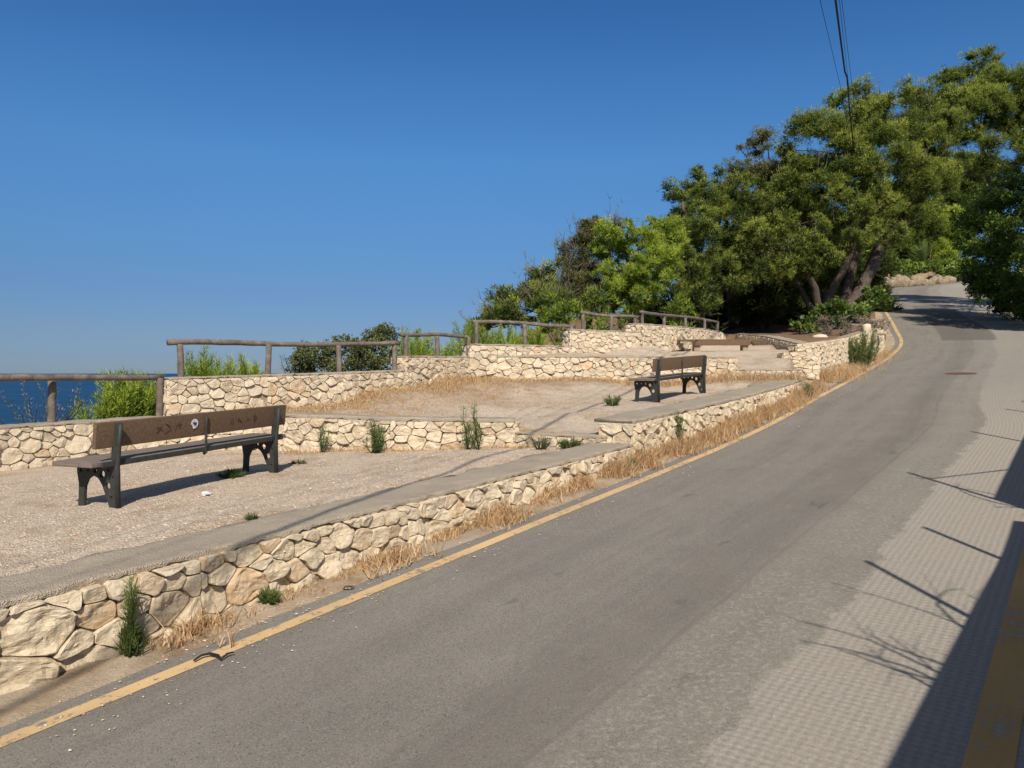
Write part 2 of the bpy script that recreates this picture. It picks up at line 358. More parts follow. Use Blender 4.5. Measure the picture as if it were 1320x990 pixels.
def strip(name, vs, mat, dz, i0=0, i1=None, kind='structure'):
    i1 = len(RD) if i1 is None else i1; V = []; UV = []; F = []; m = len(vs)
    for i in range(i0, i1):
        for v in vs:
            d = dz(ARC[i], v) if callable(dz) else dz
            V.append(road_pt(i, v, d)); UV.append((ARC[i], v))
    for i in range(i1-i0-1):
        for k in range(m-1):
            a = i*m+k; F.append((a, a+1, a+m+1, a+m))
    o = mesh_obj(name, V, F, mat, uv=UV)
    if kind: o['kind'] = kind
    return o
strip('road', list(np.linspace(-1.6, 4.66, 16)), M['road'], 0)
strip('line_marking', [4.37, 4.43, 4.49], M['yellow'], .004)
strip('line_marking', [.27, .36, .455], M['yellow2'], .005, 0, int(np.searchsorted(ARC, 24)))
i0_, i1_ = int(np.searchsorted(ARC, 27)), int(np.searchsorted(ARC, 52))
strip('road_shoulder', list(np.linspace(-2.6, .45, 8)), M['verge'], lambda u, v: .012+.02*nz(u, v*3)-(.03 if v > .4 else 0), i0_, i1_)
def vz(u, v): return .006+max(0, v-4.72)*.16+.03*nz(u*2.1, v*6)+.012*nz(u*9, v*9)-(.03 if v < 4.62 else 0)
def vedge(u): return 4.60+.08*nz(u*.9, 3)
iv = int(np.searchsorted(ARC, 84))
V = []; F = []; nv = 11
for i in range(iv*1):
    e = vedge(ARC[i])
    W_ = 5.7+min(2.0, max(0, ARC[i]-15)*.10)
    for k in range(nv):
        v = e+(W_-e)*(k/(nv-1))**1.3
        V.append(road_pt(i, v, .003+(-.02 if k == 0 else 0)+min(.1, max(0, v-e)*.10)+(.025*nz(ARC[i]*2.1, v*6)+.012*nz(ARC[i]*8, v*9))*(k > 0)))
for i in range(iv-1):
    for k in range(nv-1): a = i*nv+k; F.append((a, a+1, a+nv+1, a+nv))
mesh_obj('road_verge', V, F, M['verge'])['kind'] = 'structure'

# ------------------------------------------------------------------ terrain
CLs = RD[::4]; CX = (CLs[:, 0]+CLs[:, 2])/2; CY = (CLs[:, 1]+CLs[:, 3])/2
def ground(x, y):
    d2 = (CX-x)**2+(CY-y)**2; i = int(np.argmin(d2)); j = min(i+1, len(CX)-1); i0 = max(j-1, 0)
    tx, ty = CX[j]-CX[i0], CY[j]-CY[i0]; l = math.hypot(tx, ty)
    s = (-(x-CX[i0])*ty*-1*0 + (tx*(y-CY[i])-ty*(x-CX[i])))/l       # + = left
    u = (tx*(x-CX[i])+ty*(y-CY[i]))/l
    zc = CLs[i, 4]; n = .35*nz(x, y, 0, .15)
    if s > 0:
        Lw = max(0, s-2.4)
        z = zc-.3+(0 if y > 34 else -.0)
        out = max(0, Lw-8.5)
        z -= out*.42
        if y < 14: z -= max(0, Lw-5)*.06
        if y > 40: z += min(.6, Lw*.1)
        if out > 0: z += n
    else:
        Rr = max(0, -s-4.6)
        z = zc-.4+min(.26, Rr*.2)+min(Rr, 30)*.04+(n*.3 if Rr > 1 else 0)
        if y > 60: z += min(Rr, 25)*.15
        u = 0
    return max(z, -26)
xs = np.concatenate([np.linspace(-160, -30, 14), np.linspace(-27, 60, 88), np.linspace(65, 220, 14)])
ys = np.concatenate([np.linspace(-60, -12, 8), np.linspace(-9, 100, 110), np.linspace(106, 320, 16)])
V = [(x, y, ground(x, y)) for y in ys for x in xs]; nx = len(xs)
F = [(j*nx+i, j*nx+i+1, (j+1)*nx+i+1, (j+1)*nx+i) for j in range(len(ys)-1) for i in range(nx-1)]
mesh_obj('hillside_ground', V, F, M['hill'])['kind'] = 'structure'
B = 45000
mesh_obj('sea', [(-B, -B, -22), (B, -B, -22), (B, B, -22), (-B, B, -22)], [(0, 1, 2, 3)], M['sea'])['kind'] = 'structure'

def inside(p, poly):
    c = False; n = len(poly); j = n-1
    for i in range(n):
        if (poly[i][1] > p[1]) != (poly[j][1] > p[1]) and p[0] < (poly[j][0]-poly[i][0])*(p[1]-poly[i][1])/(poly[j][1]-poly[i][1])+poly[i][0]: c = not c
        j = i
    return c
def idw(ctrl):
    A = np.array(ctrl)
    def f(x, y):
        d = (A[:, 0]-x)**2+(A[:, 1]-y)**2+.05; w_ = d**-1.6
        return float((A[:, 2]*w_).sum()/w_.sum())
    return f
def sheet(name, poly, zf, mat, step=.25, amp=.012, dz=0, dirt=None):
    b = []; n = len(poly)
    for i in range(n):
        a, c = Vector(poly[i][:2]), Vector(poly[(i+1) % n][:2]); m = max(1, int((c-a).length/step))
        for k in range(m): b.append(a.lerp(c, k/m))
    nb = len(b); pts = list(b); x0 = min(p[0] for p in poly); x1 = max(p[0] for p in poly); y0 = min(p[1] for p in poly); y1 = max(p[1] for p in poly)
    y = y0
    while y < y1:
        x = x0
        while x < x1:
            q = (x+random.uniform(-.3, .3)*step, y+random.uniform(-.3, .3)*step)
            if inside(q, b): pts.append(Vector(q))
            x += step
        y += step
    vs, es, fs, *_ = delaunay_2d_cdt(pts, [], [list(range(nb))], 1, 1e-5)
    V = [(v.x, v.y, zf(v.x, v.y)+dz+amp*nz(v.x*2, v.y*2)+amp*.6*nz(v.x*7, v.y*7)) for v in vs]
    F = [tuple(f) for f in fs]; ed = {}
    for f in F:
        for a, c in ((f[0], f[1]), (f[1], f[2]), (f[2], f[0])):
            if (c, a) in ed: del ed[(c, a)]
            else: ed[(a, c)] = 1
    low = {}
    for a, c in ed:
        for k in (a, c):
            if k not in low: low[k] = len(V); V.append((V[k][0], V[k][1], V[k][2]-.5))
        F.append((c, a, low[a], low[c]))
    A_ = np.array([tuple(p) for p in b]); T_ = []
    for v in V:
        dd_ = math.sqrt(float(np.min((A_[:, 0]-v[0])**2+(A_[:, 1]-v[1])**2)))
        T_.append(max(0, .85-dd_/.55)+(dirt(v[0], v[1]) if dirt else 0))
    o = mesh_obj(name, V, F, mat, tint=T_); o['kind'] = 'structure'; return o

def cap1z(t): return .69+.0457*(t-1.78)
def cap2z(t): return 1.37+.053*(t-9.3)
def w2pt(t, off=0):   # front line of road wall 2, bending with the road
    d = 4.97+.55*max(0, (t-12)/7)**1.6
    return TD(t, d+off)
cA = [(-3.67, 7.2, .75), (-2.84, 9.3, .80), (-3.5, 12.1, .80), (-1.8, 11.6, .86), (0, 11.6, .91), (1.1, 10.6, .98), (-6.8, 10.3, .70), (-5.6, 12.5, .76), (-9, 5, .6), (-9, 9, .66)]
for t in (-6, -3, 0, 2, 4, 6, 8): q = TD(t, 5.7); cA.append((q.x, q.y, cap1z(t)-.025))
zA = idw(cA)
e0, e1 = TD(-6, 5.3), TD(9.2, 5.3)
polyA = [(e0.x, e0.y), (e1.x, e1.y), (1.25, 10.9), (0.05, 11.75), (-1.8, 11.75), (-3.6, 12.2), (-5.45, 12.6), (-6.9, 10.3), (-8.8, 6.5), (-12, 0)]
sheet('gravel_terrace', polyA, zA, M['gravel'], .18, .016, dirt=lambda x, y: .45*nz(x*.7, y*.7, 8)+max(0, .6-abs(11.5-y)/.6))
zBf = idw([(-5.35, 12.7, 1.33), (-3.6, 12.2, 1.35), (-3.9, 14.0, 1.36), (-1.8, 11.7, 1.33), (-.25, 11.65, 1.31), (.1, 11.65, 1.15), (.3, 11.45, 1.14), (.5, 11.3, 1.135), (.7, 11.2, 1.135), (.9, 11.05, 1.135), (1.1, 10.9, 1.135), (1.3, 10.8, 1.135), (1.5, 11.1, 1.16), (.8, 11.7, 1.20), (.4, 12.1, 1.24), (-2.3, 15.7, 1.66), (-1, 17.6, 1.84), (1.5, 18.6, 1.84), (5.4, 18.7, 1.86),
    (6.7, 18.6, 1.86), (0, 14, 1.45), (2.7, 14.5, 1.46), (4.1, 16.3, 1.57), (3, 13.2, 1.48), (4.7, 15.6, 1.66), (1.9, 11.7, 1.40), (1.2, 12.5, 1.38)])
pb = [w2pt(t, .5) for t in (9.4, 11, 13, 15, 17, 19)]
polyB = [(-5.2, 12.7), (-3.5, 12.02), (-1.8, 11.57), (0.05, 11.6), (1.3, 10.75)]+[(p.x, p.y) for p in pb]+[(6.9, 18.9), (-.9, 18.55), (-1.05, 18.1), (-1.65, 17.2), (-2.3, 16.0), (-4.3, 13.8)]
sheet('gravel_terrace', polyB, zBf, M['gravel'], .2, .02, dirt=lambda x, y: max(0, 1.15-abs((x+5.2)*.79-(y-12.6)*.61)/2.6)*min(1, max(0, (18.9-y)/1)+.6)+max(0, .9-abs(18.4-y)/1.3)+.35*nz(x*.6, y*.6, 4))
zC = idw([(-.85, 18.6, 2.42), (2, 18.8, 2.42), (5.2, 18.9, 2.40), (5.55, 18.9, 2.10), (5.8, 18.9, 2.08), (6.1, 18.9, 2.08), (6.4, 18.9, 2.08), (6.8, 18.9, 2.08), (6.9, 19.4, 2.14), (6.3, 19.7, 2.22), (5.7, 19.6, 2.25), (7.3, 20.5, 2.42), (7.9, 21.2, 2.55), (8.3, 25, 2.9), (8.7, 29, 3.2), (6.3, 25.3, 3.0), (3.5, 21, 2.70), (1.5, 19.8, 2.52), (5, 23, 2.64), (6.7, 23, 2.66), (8, 23, 2.7)])
polyC = [(-.85, 18.7), (5.4, 18.85), (6.95, 18.85), (7.3, 20.4), (7.95, 21.1), (8.75, 30.3), (6.4, 30), (6.3, 25.4), (3.45, 21.05), (1.6, 19.9), (-.6, 18.95)]
sheet('gravel_terrace', polyC, zC, M['gravel'], .3, .02)
zD = idw([(7.3, 20.7, 2.45), (8.2, 21, 2.7), (8.9, 30, 3.5), (11.5, 26, 3.2), (15.6, 32.8, 3.85), (17.2, 37, 4.0), (19.4, 43.5, 4.6), (23.6, 52.5, 6.0), (27, 61, 7.3), (33, 76, 9.5), (15, 50, 6), (5, 34, 3.6), (6.2, 30, 3.4), (-2, 34, 1.5), (10, 60, 6.5), (15, 80, 8), (-5, 50, 1)])
polyD = [(8.2, 21.2), (9.05, 22.9), (10.95, 25.9), (13.05, 29.4), (15.3, 33.3), (16.2, 34.4), (17.3, 35.9), (18.0, 37.8), (20.2, 43), (24.4, 52.2), (27.6, 60), (36.2, 78.5), (30, 90), (12, 80), (-6, 50), (-3, 34), (6.4, 30.2), (8.75, 30.2)]
sheet('pine_needle_floor', polyD, zD, M['needle'], .9, .06)

# ------------------------------------------------------------------ dry-stone walls
def power_cells(pts, rad, gap, clips):
    P2 = np.array(pts); rr = np.array(rad); out = []
    for i in range(len(P2)):
        d = P2-P2[i]; dist = np.hypot(d[:, 0], d[:, 1]); order = np.argsort(dist)[1:26]
        s = 1.5; poly = [(P2[i, 0]-s, P2[i, 1]-s), (P2[i, 0]+s, P2[i, 1]-s), (P2[i, 0]+s, P2[i, 1]+s), (P2[i, 0]-s, P2[i, 1]+s)]
        planes = []
        for j in order:
            n = d[j]/dist[j]; m = (dist[j]**2+rr[i]**2-rr[j]**2)/(2*dist[j])-gap*random.uniform(.5, 1.2)
            planes.append((n[0], n[1], n[0]*P2[i, 0]+n[1]*P2[i, 1]+m))
        planes += clips(P2[i])
        for (a, b, c) in planes:
            q = []; m = len(poly)
            for k in range(m):
                p1, p2 = poly[k], poly[(k+1) % m]; s1, s2 = a*p1[0]+b*p1[1]-c, a*p2[0]+b*p2[1]-c
                if s1 <= 0: q.append(p1)
                if (s1 < 0) != (s2 < 0) and s1 != s2:
                    f = s1/(s1-s2); q.append((p1[0]+(p2[0]-p1[0])*f, p1[1]+(p2[1]-p1[1])*f))
            poly = q
            if len(poly) < 3: break
        if len(poly) >= 3: out.append(poly)
    return out
def stone_face(V, F, MI, A, Bp, botA, botB, topA, topB, size, normal, depth=.035, gap=.007, aspect=1.35, big=.25, rings=4, block=False, seed=0):
    """face from plan point A to Bp, bottoms/tops z; stones bulge along normal"""
    rs = random.Random(seed); A = Vector(A[:2]); Bp = Vector(Bp[:2]); Ln = (Bp-A).length
    if Ln < .05: return
    ax = (Bp-A)/Ln; zmin = min(botA, botB); zmax = max(topA, topB)
    pts = []; rad = []; tries = 0; target = int(Ln*(max(topA-botA, topB-botB))/(size*size/aspect)*3)+10
    def top(u): return topA+(topB-topA)*u/Ln
    def bot(u): return botA+(botB-botA)*u/Ln
    if block:
        v = 0; h0 = (max(topA-botA, topB-botB)); rows = max(2, round(h0/(size*.62)))
        for r_ in range(rows):
            u = rs.uniform(-.5, .2)*size
            while u < Ln+size*.3:
                wd = size*rs.uniform(.7, 1.5); c = (u+wd/2, 0)
                bu, tu = bot(c[0]), top(c[0])
                pts.append((c[0]/aspect, (bu+(tu-bu)*(r_+.5+rs.uniform(-.08, .08))/rows))); rad.append(size*.2); u += wd
    else:
        while tries < target*14 and len(pts) < target:
            tries += 1; u = rs.uniform(-.05, Ln+.05); v = rs.uniform(bot(u)-.02, top(u)+.02)
            hfrac = (v-bot(u))/max(.05, top(u)-bot(u))
            r = size*(.5 if rs.random() > big*(1.3-hfrac) else rs.uniform(.65, .95))*rs.uniform(.62, 1.1)*(1.12-.3*hfrac)
            ok = True; uu = u/aspect
            for (p, q) in zip(pts, rad):
                if (p[0]-uu)**2+(p[1]-v)**2 < ((r+q)*.80)**2: ok = False; break
            if ok: pts.append((uu, v)); rad.append(r)
    sl = (topB-topA)/Ln*aspect; slb = (botB-botA)/Ln*aspect
    def clips(p):
        l1 = math.hypot(sl, 1); l2 = math.hypot(slb, 1)
        return [(-sl/l1, 1/l1, (topA-.008)/l1), (slb/l2, -1/l2, -(botA-.03)/l2), (-1, 0, -.0), (1, 0, Ln/aspect)]
    for poly in power_cells(pts, rad, gap, clips):
        poly = [(p[0]*aspect, p[1]) for p in poly]
        cx = sum(p[0] for p in poly)/len(poly); cy = sum(p[1] for p in poly)/len(poly)
        ext = max(math.hypot(p[0]-cx, p[1]-cy) for p in poly)
        if ext < .018: continue
        for _ in range(1):
            q = []; m = len(poly); cc = .13 if not block else .09
            for k in range(m):
                a, b = poly[k], poly[(k+1) % m]
                if math.hypot(a[0]-b[0], a[1]-b[1]) < .012 and m > 5: q.append(((a[0]+b[0])/2, (a[1]+b[1])/2)); continue
                q += [(a[0]*(1-cc)+b[0]*cc, a[1]*(1-cc)+b[1]*cc), (a[0]*cc+b[0]*(1-cc), a[1]*cc+b[1]*(1-cc))]
            poly = q
        if rings > 3:   # split long edges so the outline is uneven
            q = []
            for k in range(len(poly)):
                a, b = poly[k], poly[(k+1) % len(poly)]; q.append(a); ll = math.hypot(a[0]-b[0], a[1]-b[1])
                for m_ in range(int(ll/.045)):
                    f = (m_+1)/(int(ll/.045)+1); q.append((a[0]+(b[0]-a[0])*f, a[1]+(b[1]-a[1])*f))
            poly = q
        n = len(poly); h = depth*rs.uniform(.45, 1.25); tx, ty = rs.uniform(-.26, .26), rs.uniform(-.28, .18); sd = rs.uniform(0, 99)
        prof = [(1.0, -1.2, 0), (1.0, .6, .5), (.98, .9, .8), (.93, 1.0, .95), (.80, 1.0, 1), (.62, 1.0, 1), (.42, 1.0, 1), (.2, 1.0, 1)] if rings > 3 else [(1.0, -1.2, 0), (1.0, .55, .4), (.94, .97, .9), (.5, 1.02, 1)]
        b0 = len(V); rough = min(.5*depth, ext*.12)
        def put(u, v, w_): V.append((A.x+ax.x*u+normal.x*w_, A.y+ax.y*u+normal.y*w_, v))
        if ext > .13 and rings > 3: prof = prof[:4]+[(k_, 1.0, 1) for k_ in (.84, .74, .65, .56, .47, .38, .29, .2, .11)]
        for (s, dh, nn) in prof:
            for (pu, pv) in poly:
                e = (nz(pu*28, pv*28, sd)*.007+nz(pu*11, pv*11, sd)*.010)*(1 if rings > 3 else .5)
                u = cx+(pu-cx)*s+e; v = cy+(pv-cy)*s+e*.7
                w_ = h*dh+nn*(tx*(u-cx)+ty*(v-cy))+nn*(rough*1.6*nz(u*7, v*9, sd)+rough*1.2*min(1, s*1.9)*abs(nz(u*15, v*19, sd+5))-rough*.9*abs(nz(u*6+v*5, v*8-u*4, sd+9)))
                put(u, v, w_)
        put(cx, cy, h*1.02+rough*1.5*nz(cx*7, cy*9, sd)+rough*.8*abs(nz(cx*17, cy*21, sd+5)))
        R_ = len(prof)
        for r_ in range(R_-1):
            for k in range(n):
                a = b0+r_*n+k; b = b0+r_*n+(k+1) % n
                F.append((a, b, b+n, a+n)); MI.append(0)
        c_ = b0+R_*n
        for k in range(n): F.append((b0+(R_-1)*n+k, b0+(R_-1)*n+(k+1) % n, c_)); MI.append(0)
def rail_norm(a, b, side):
    d = Vector((b[0]-a[0], b[1]-a[1])).normalized(); return Vector((d.y, -d.x))*side
WSEED = [0]
def stone_wall(name, label, pts, thick, size, side=1, ends=(False, False), capth=.06, capover=.02, capmat='cap', rings=4, block=False, endsize=None, depth=.035, back=False, big=.25, gap=.005, cat='stone wall', captop=True, capw=None, group=None):
    """pts: (x, y, ztop, zbot) along the face; side=1 -> face looks right of travel direction"""
    root = empty(name, (pts[0][0], pts[0][1], pts[0][3]), 0, label, cat, group); root_loc = root.location.copy()
    V = []; F = []; MI = []; n = len(pts)
    for i in range(n-1):
        a, b = pts[i], pts[i+1]; nm = rail_norm(a, b, side); WSEED[0] += 1; ct = capth if captop else 0
        stone_face(V, F, MI, a, b, a[3], b[3], a[2]-ct, b[2]-ct, size, nm, depth, gap, rings=rings, block=block, big=big, seed=WSEED[0])
        if back: stone_face(V, F, MI, (a[0]-nm.x*thick, a[1]-nm.y*thick), (b[0]-nm.x*thick, b[1]-nm.y*thick), a[3], b[3], a[2]-ct, b[2]-ct, size, -nm, depth, gap, rings=3, seed=WSEED[0]+50)
    for e, (a, b) in zip(ends, ((pts[0], pts[1]), (pts[-1], pts[-2]))):
        if e:
            nm = rail_norm(pts[0], pts[1], side) if a is pts[0] else rail_norm(pts[-2], pts[-1], side)
            d = (Vector(a[:2])-Vector(b[:2])).normalized(); q = (a[0]-nm.x*thick, a[1]-nm.y*thick); WSEED[0] += 1
            stone_face(V, F, MI, q, a, a[3], a[3], a[2]-capth, a[2]-capth, endsize or size, d, depth, gap, rings=rings, block=True if endsize else block, seed=WSEED[0])
    # backing
    b0 = len(V); norms = []
    for i in range(n):
        ns = [rail_norm(pts[k], pts[k+1], side) for k in (i-1, i) if 0 <= k < n-1]; nm = sum(ns, Vector((0, 0))).normalized(); norms.append(nm)
    for p, nm in zip(pts, norms):
        zt = p[2]-(capth*.5 if captop else .02)
        for off, z in ((-.012, p[3]-.15), (-.012, zt), (-thick, zt), (-thick, p[3]-.6)):
            V.append((p[0]+nm.x*off, p[1]+nm.y*off, z))
    for i in range(n-1):
        for k in range(4): F.append((b0+i*4+k, b0+i*4+(k+1) % 4, b0+i*4+4+(k+1) % 4, b0+i*4+4+k)); MI.append(1)
    F.append((b0, b0+1, b0+2, b0+3)); F.append(tuple(b0+(n-1)*4+k for k in range(4))[::-1]); MI += [1, 1]
    V = [(v[0]-root_loc.x, v[1]-root_loc.y, v[2]-root_loc.z) for v in V]
    mesh_obj('stonework', V, F, [M['stone'], M['mortar']], root, False, MI)
    if captop:
        V = []; F = []; seg = []
        for i in range(n-1):
            a, b = pts[i], pts[i+1]; m = max(2, int(math.hypot(a[0]-b[0], a[1]-b[1])/.05))
            for k in range(m+(1 if i == n-2 else 0)):
                f = k/m; seg.append((a[0]+(b[0]-a[0])*f, a[1]+(b[1]-a[1])*f, a[2]+(b[2]-a[2])*f, norms[i].lerp(norms[i+1], f)))
        dir0 = (Vector(pts[0][:2])-Vector(pts[1][:2])).normalized()*capover
        cw = capw or (thick+capover)
        prof = [(capover*.6, -capth*1.1), (capover, -capth*.5), (capover*.8, -.006), (capover*.2, 0)]+[(-cw*f, 0) for f in (.1, .2, .32, .45, .6, .75, .9)]+[(-cw, -.006), (-cw-.005, -capth)]
        for j, (x, y, z, nm) in enumerate(seg):
            rag = .035*nz(x*6, y*6, 3)+.022*nz(x*21, y*21, 4); ragb = .09*nz(x*2.2, y*2.2, 7)+.03*nz(x*9, y*9, 7); low = .03*nz(x*6, y*6, 12)+.03*nz(x*19, y*19, 2)
            for q, (off, dz) in enumerate(prof):
                o_ = off+(rag if off > -.03 else 0)+(ragb if q >= len(prof)-2 else 0)
                zz = z+dz+(low if q == 0 else 0)+(.5*low if q == 1 else 0)+(.012*nz((x+nm.x*off)*3, (y+nm.y*off)*3, 5)+.007*nz((x+nm.x*off)*14, (y+nm.y*off)*14, 5))
                V.append((x+nm.x*o_-root_loc.x, y+nm.y*o_-root_loc.y, zz-root_loc.z))
        m = len(prof)
        for j in range(len(seg)-1):
            for k in range(m-1): F.append((j*m+k, j*m+m+k, j*m+m+k+1, j*m+k+1))
        F.append(tuple(range(m))); F.append(tuple(range((len(seg)-1)*m, len(seg)*m))[::-1])
        mesh_obj('coping', V, F, M[capmat], root)
    return root

# near road wall (t -6 .. 9.3)
p1 = []
for t in (-6, -2, 1, 3, 5, 7, 9.35):
    q = TD(t, 4.97); p1.append((q.x, q.y, cap1z(t)+.012, .08*t-.02))
stone_wall('stone_wall', 'low cream rubble wall with wide concrete coping nearest the camera, below the closest bench', p1, .52, .195, 1, (False, False), .035, .008, rings=6, depth=.05, big=.30, gap=.004, capw=.60)
p2 = []
for t in (9.35, 10.5, 12, 14, 16, 17.6, 19.1):
    q = w2pt(t); p2.append((q.x, q.y, cap2z(t), .08*t-.02))
stone_wall('stone_wall', 'rubble wall with flat concrete coping along the road in front of the middle bench, dry grass at its foot', p2, .52, .19, 1, (True, False), .05, .02, rings=4, depth=.04, endsize=.26, capw=.60)
# retaining wall between terraces A and B
pr = [(-5.3, 12.45, 1.36, .72), (-3.5, 12.0, 1.37, .76), (-1.8, 11.5, 1.345, .83), (0.05, 11.5, 1.32, .88)]
stone_wall('stone_wall', 'short retaining wall behind the closest bench, weeds growing against it', pr, .42, .2, 1, (False, True), .05, .015, rings=4, depth=.045)
pr = [(0.05, 11.5, 1.13, .88), (.55, 11.08, 1.14, .92), (1.28, 10.62, 1.14, .97)]
stone_wall('stone_step', 'low rubble step between the weedy retaining wall and the grassy road wall', pr, .5, .17, 1, (False, False), .035, .015, rings=4, depth=.04, cat='step')
# terrace B / C
pr = [(-.9, 18.45, 2.42, 1.80), (2, 18.6, 2.42, 1.80), (5.4, 18.75, 2.40, 1.82)]
stone_wall('stone_wall', 'long retaining wall behind the middle bench at the back of the middle terrace', pr, .4, .21, 1, (False, True), .045, .015, rings=4, depth=.04, endsize=.22)
pr = [(5.4, 18.7, 2.09, 1.84), (6.95, 18.65, 2.10, 1.86)]
stone_wall('stone_step', 'low stone step to the right of the long retaining wall, leading to the upper terrace', pr, .4, .13, 1, (False, False), .03, .015, rings=3, depth=.03, cat='step')
# pier + bed walls by the road
pr = [(7.12, 20.35, 2.55, 2.0), (8.02, 20.3, 2.56, 1.85)]
stone_wall('stone_pier', 'short squared-block pier wall facing the camera at the end of the upper terrace', pr, .5, .2, 1, (True, True), .03, .01, rings=4, block=True, depth=.035, captop=False)
g3 = []
for (x, y, zt, zb) in [(8.0, 20.75, 2.82, 1.72), (9.3, 22.7, 2.95, 1.85), (11.2, 25.7, 3.2, 2.1), (13.3, 29.2, 3.55, 2.4), (15.95, 33.3, 3.98, 2.85)]: g3.append((x, y, zt, zb))
stone_wall('stone_wall', 'tall dry-laid block wall beside the road curve below the pine trees, holding a planting bed', [(7.6, 20.72, 2.78, 2.2)]+g3, .45, .24, 1, (True, True), .05, .01, rings=4, block=True, depth=.04, captop=False)
pr = [(8.75, 30.2, 3.55, 2.9), (8.35, 25.5, 3.22, 2.75), (8.0, 21.2, 2.78, 2.4)]
stone_wall('stone_wall', 'shaded low wall below the pine needle bank at the right of the upper terrace', pr, .4, .2, 1, (True, True), .04, .01, rings=3, depth=.035)
# seaward walls, stepping up
SW = [
 ('low seaward rubble wall at the far left carrying the lowest log fence', [(-8.9, 6.6, 1.22, .45), (-7.7, 8.6, 1.26, .5), (-6.82, 10.3, 1.29, .6), (-5.55, 12.42, 1.31, .7)], .17),
 ('seaward rubble wall behind the closest bench, topped by the longest log fence', [(-5.5, 12.45, 1.93, .75), (-4.29, 13.6, 1.975, 1.2), (-3.2, 14.7, 2.02, 1.3), (-2.2, 15.95, 2.065, 1.5)], .19),
 ('short seaward rubble wall with dry grass against its middle', [(-2.2, 16.05, 2.36, 1.5), (-1.6, 17.1, 2.38, 1.6), (-1.0, 18.1, 2.40, 1.7)], .18),
 ('seaward rubble wall rising just above the long retaining wall', [(-1.0, 18.15, 2.69, 1.9), (.35, 18.9, 2.69, 2.2), (1.52, 19.65, 2.69, 2.3)], .18),
 ('seaward rubble wall of the upper terrace under the short three-post fence', [(1.5, 19.68, 3.12, 2.3), (2.5, 20.25, 3.12, 2.4), (3.42, 20.85, 3.12, 2.5)], .18),
 ('highest seaward rubble wall, running into the shade of the pines', [(3.4, 20.9, 3.35, 2.5), (4.8, 22.9, 3.40, 2.7), (6.2, 25.1, 3.45, 2.85), (7.4, 27.5, 3.48, 3.0), (8.3, 30.2, 3.5, 3.1)], .2)]
for lb, pts, sz in SW:
    stone_wall('stone_wall', lb, pts, .36, sz, 1, (True, False), .035, .012, rings=3, depth=.035, back=False)

# ------------------------------------------------------------------ log fences
def fence(label, posts, zrail, over=(.12, .12), pr=.055, rr=.055, skew=.0):
    """posts: (x,y,zbase); zrail at both ends"""
    pr *= .86; rr *= .84; o = posts[0]; root = empty('log_fence', o, 0, label, 'fence', 'log fences on top of the seaward walls'); o = Vector(o); n = len(posts)
    a, b = Vector(posts[0]), Vector(posts[-1]); d = (b-a); d.z = 0; ln = d.length; d.normalize()
    for p in posts:
        p = Vector(p); f = (p-a).dot(d)/ln; zr = zrail[0]+(zrail[1]-zrail[0])*f; mb = MB(); k = 7
        lean = Vector((random.uniform(-.02, .02), random.uniform(-.02, .02), 0))
        mb.tube([p-o+Vector((0, 0, -.1+(zr-p.z+.08)*i/k))+lean*(i/k)+Vector((random.uniform(-.003, .003),)*2+(0,)) for i in range(k+1)], [pr*random.uniform(.94, 1.07) for _ in range(k+1)], 12, jit=.03)
        mb.build('post', M['fence'], root)
    mb = MB(); m = 26; pts = []
    for i in range(m+1):
        f = i/m; s = -over[0]+(ln+over[0]+over[1])*f; q = a+d*s; q.z = zrail[0]+(zrail[1]-zrail[0])*s/ln+.018*math.sin(f*7+a.x)+.006*nz(f*20, a.x); pts.append(q-o)
    mb.tube(pts, [rr*random.uniform(.93, 1.07)*(1.06-.12*i/m) for i in range(m+1)], 12, jit=.03); mb.build('rail', M['fence'], root)
    return root
fence('grey log fence on the low far-left wall, sea showing beneath its rail', [(-9.0, 6.8, 1.24), (-7.9, 8.65, 1.26), (-6.62, 11.15, 1.30), (-5.68, 12.5, 1.31)], (1.88, 1.945), (.3, .05), .062, .058)
fence('longest log fence with four posts above the closest bench', [(-5.48, 12.85, 1.94), (-4.33, 13.75, 1.97), (-3.33, 14.95, 2.02), (-2.42, 16.0, 2.06)], (2.50, 2.60), (.22, .12), .058, .055)
fence('short three-post log fence between the longest fence and the pine scrub', [(-2.28, 16.6, 2.36), (-1.66, 17.3, 2.38), (-1.02, 18.2, 2.40)], (2.84, 2.86), (.14, .05), .06, .052)
fence('three-post log fence in front of the scrub, left of the bright green pine', [(-.85, 18.5, 2.69), (.32, 19.1, 2.69), (1.5, 19.85, 2.69)], (3.235, 3.21), (.1, .12), .06, .052)
fence('short log fence of three posts below the bright green pine', [(1.85, 20.1, 3.12), (2.62, 20.55, 3.12), (3.32, 21.0, 3.12)], (3.55, 3.51), (.1, .12), .055, .05)
fence('uppermost log fence running into deep shade under the pines', [(3.6, 21.4, 3.35), (4.5, 22.9, 3.38), (5.45, 24.3, 3.42), (6.35, 25.6, 3.45), (7.3, 27.6, 3.48)], (3.69, 3.84), (.15, .1), .055, .05)

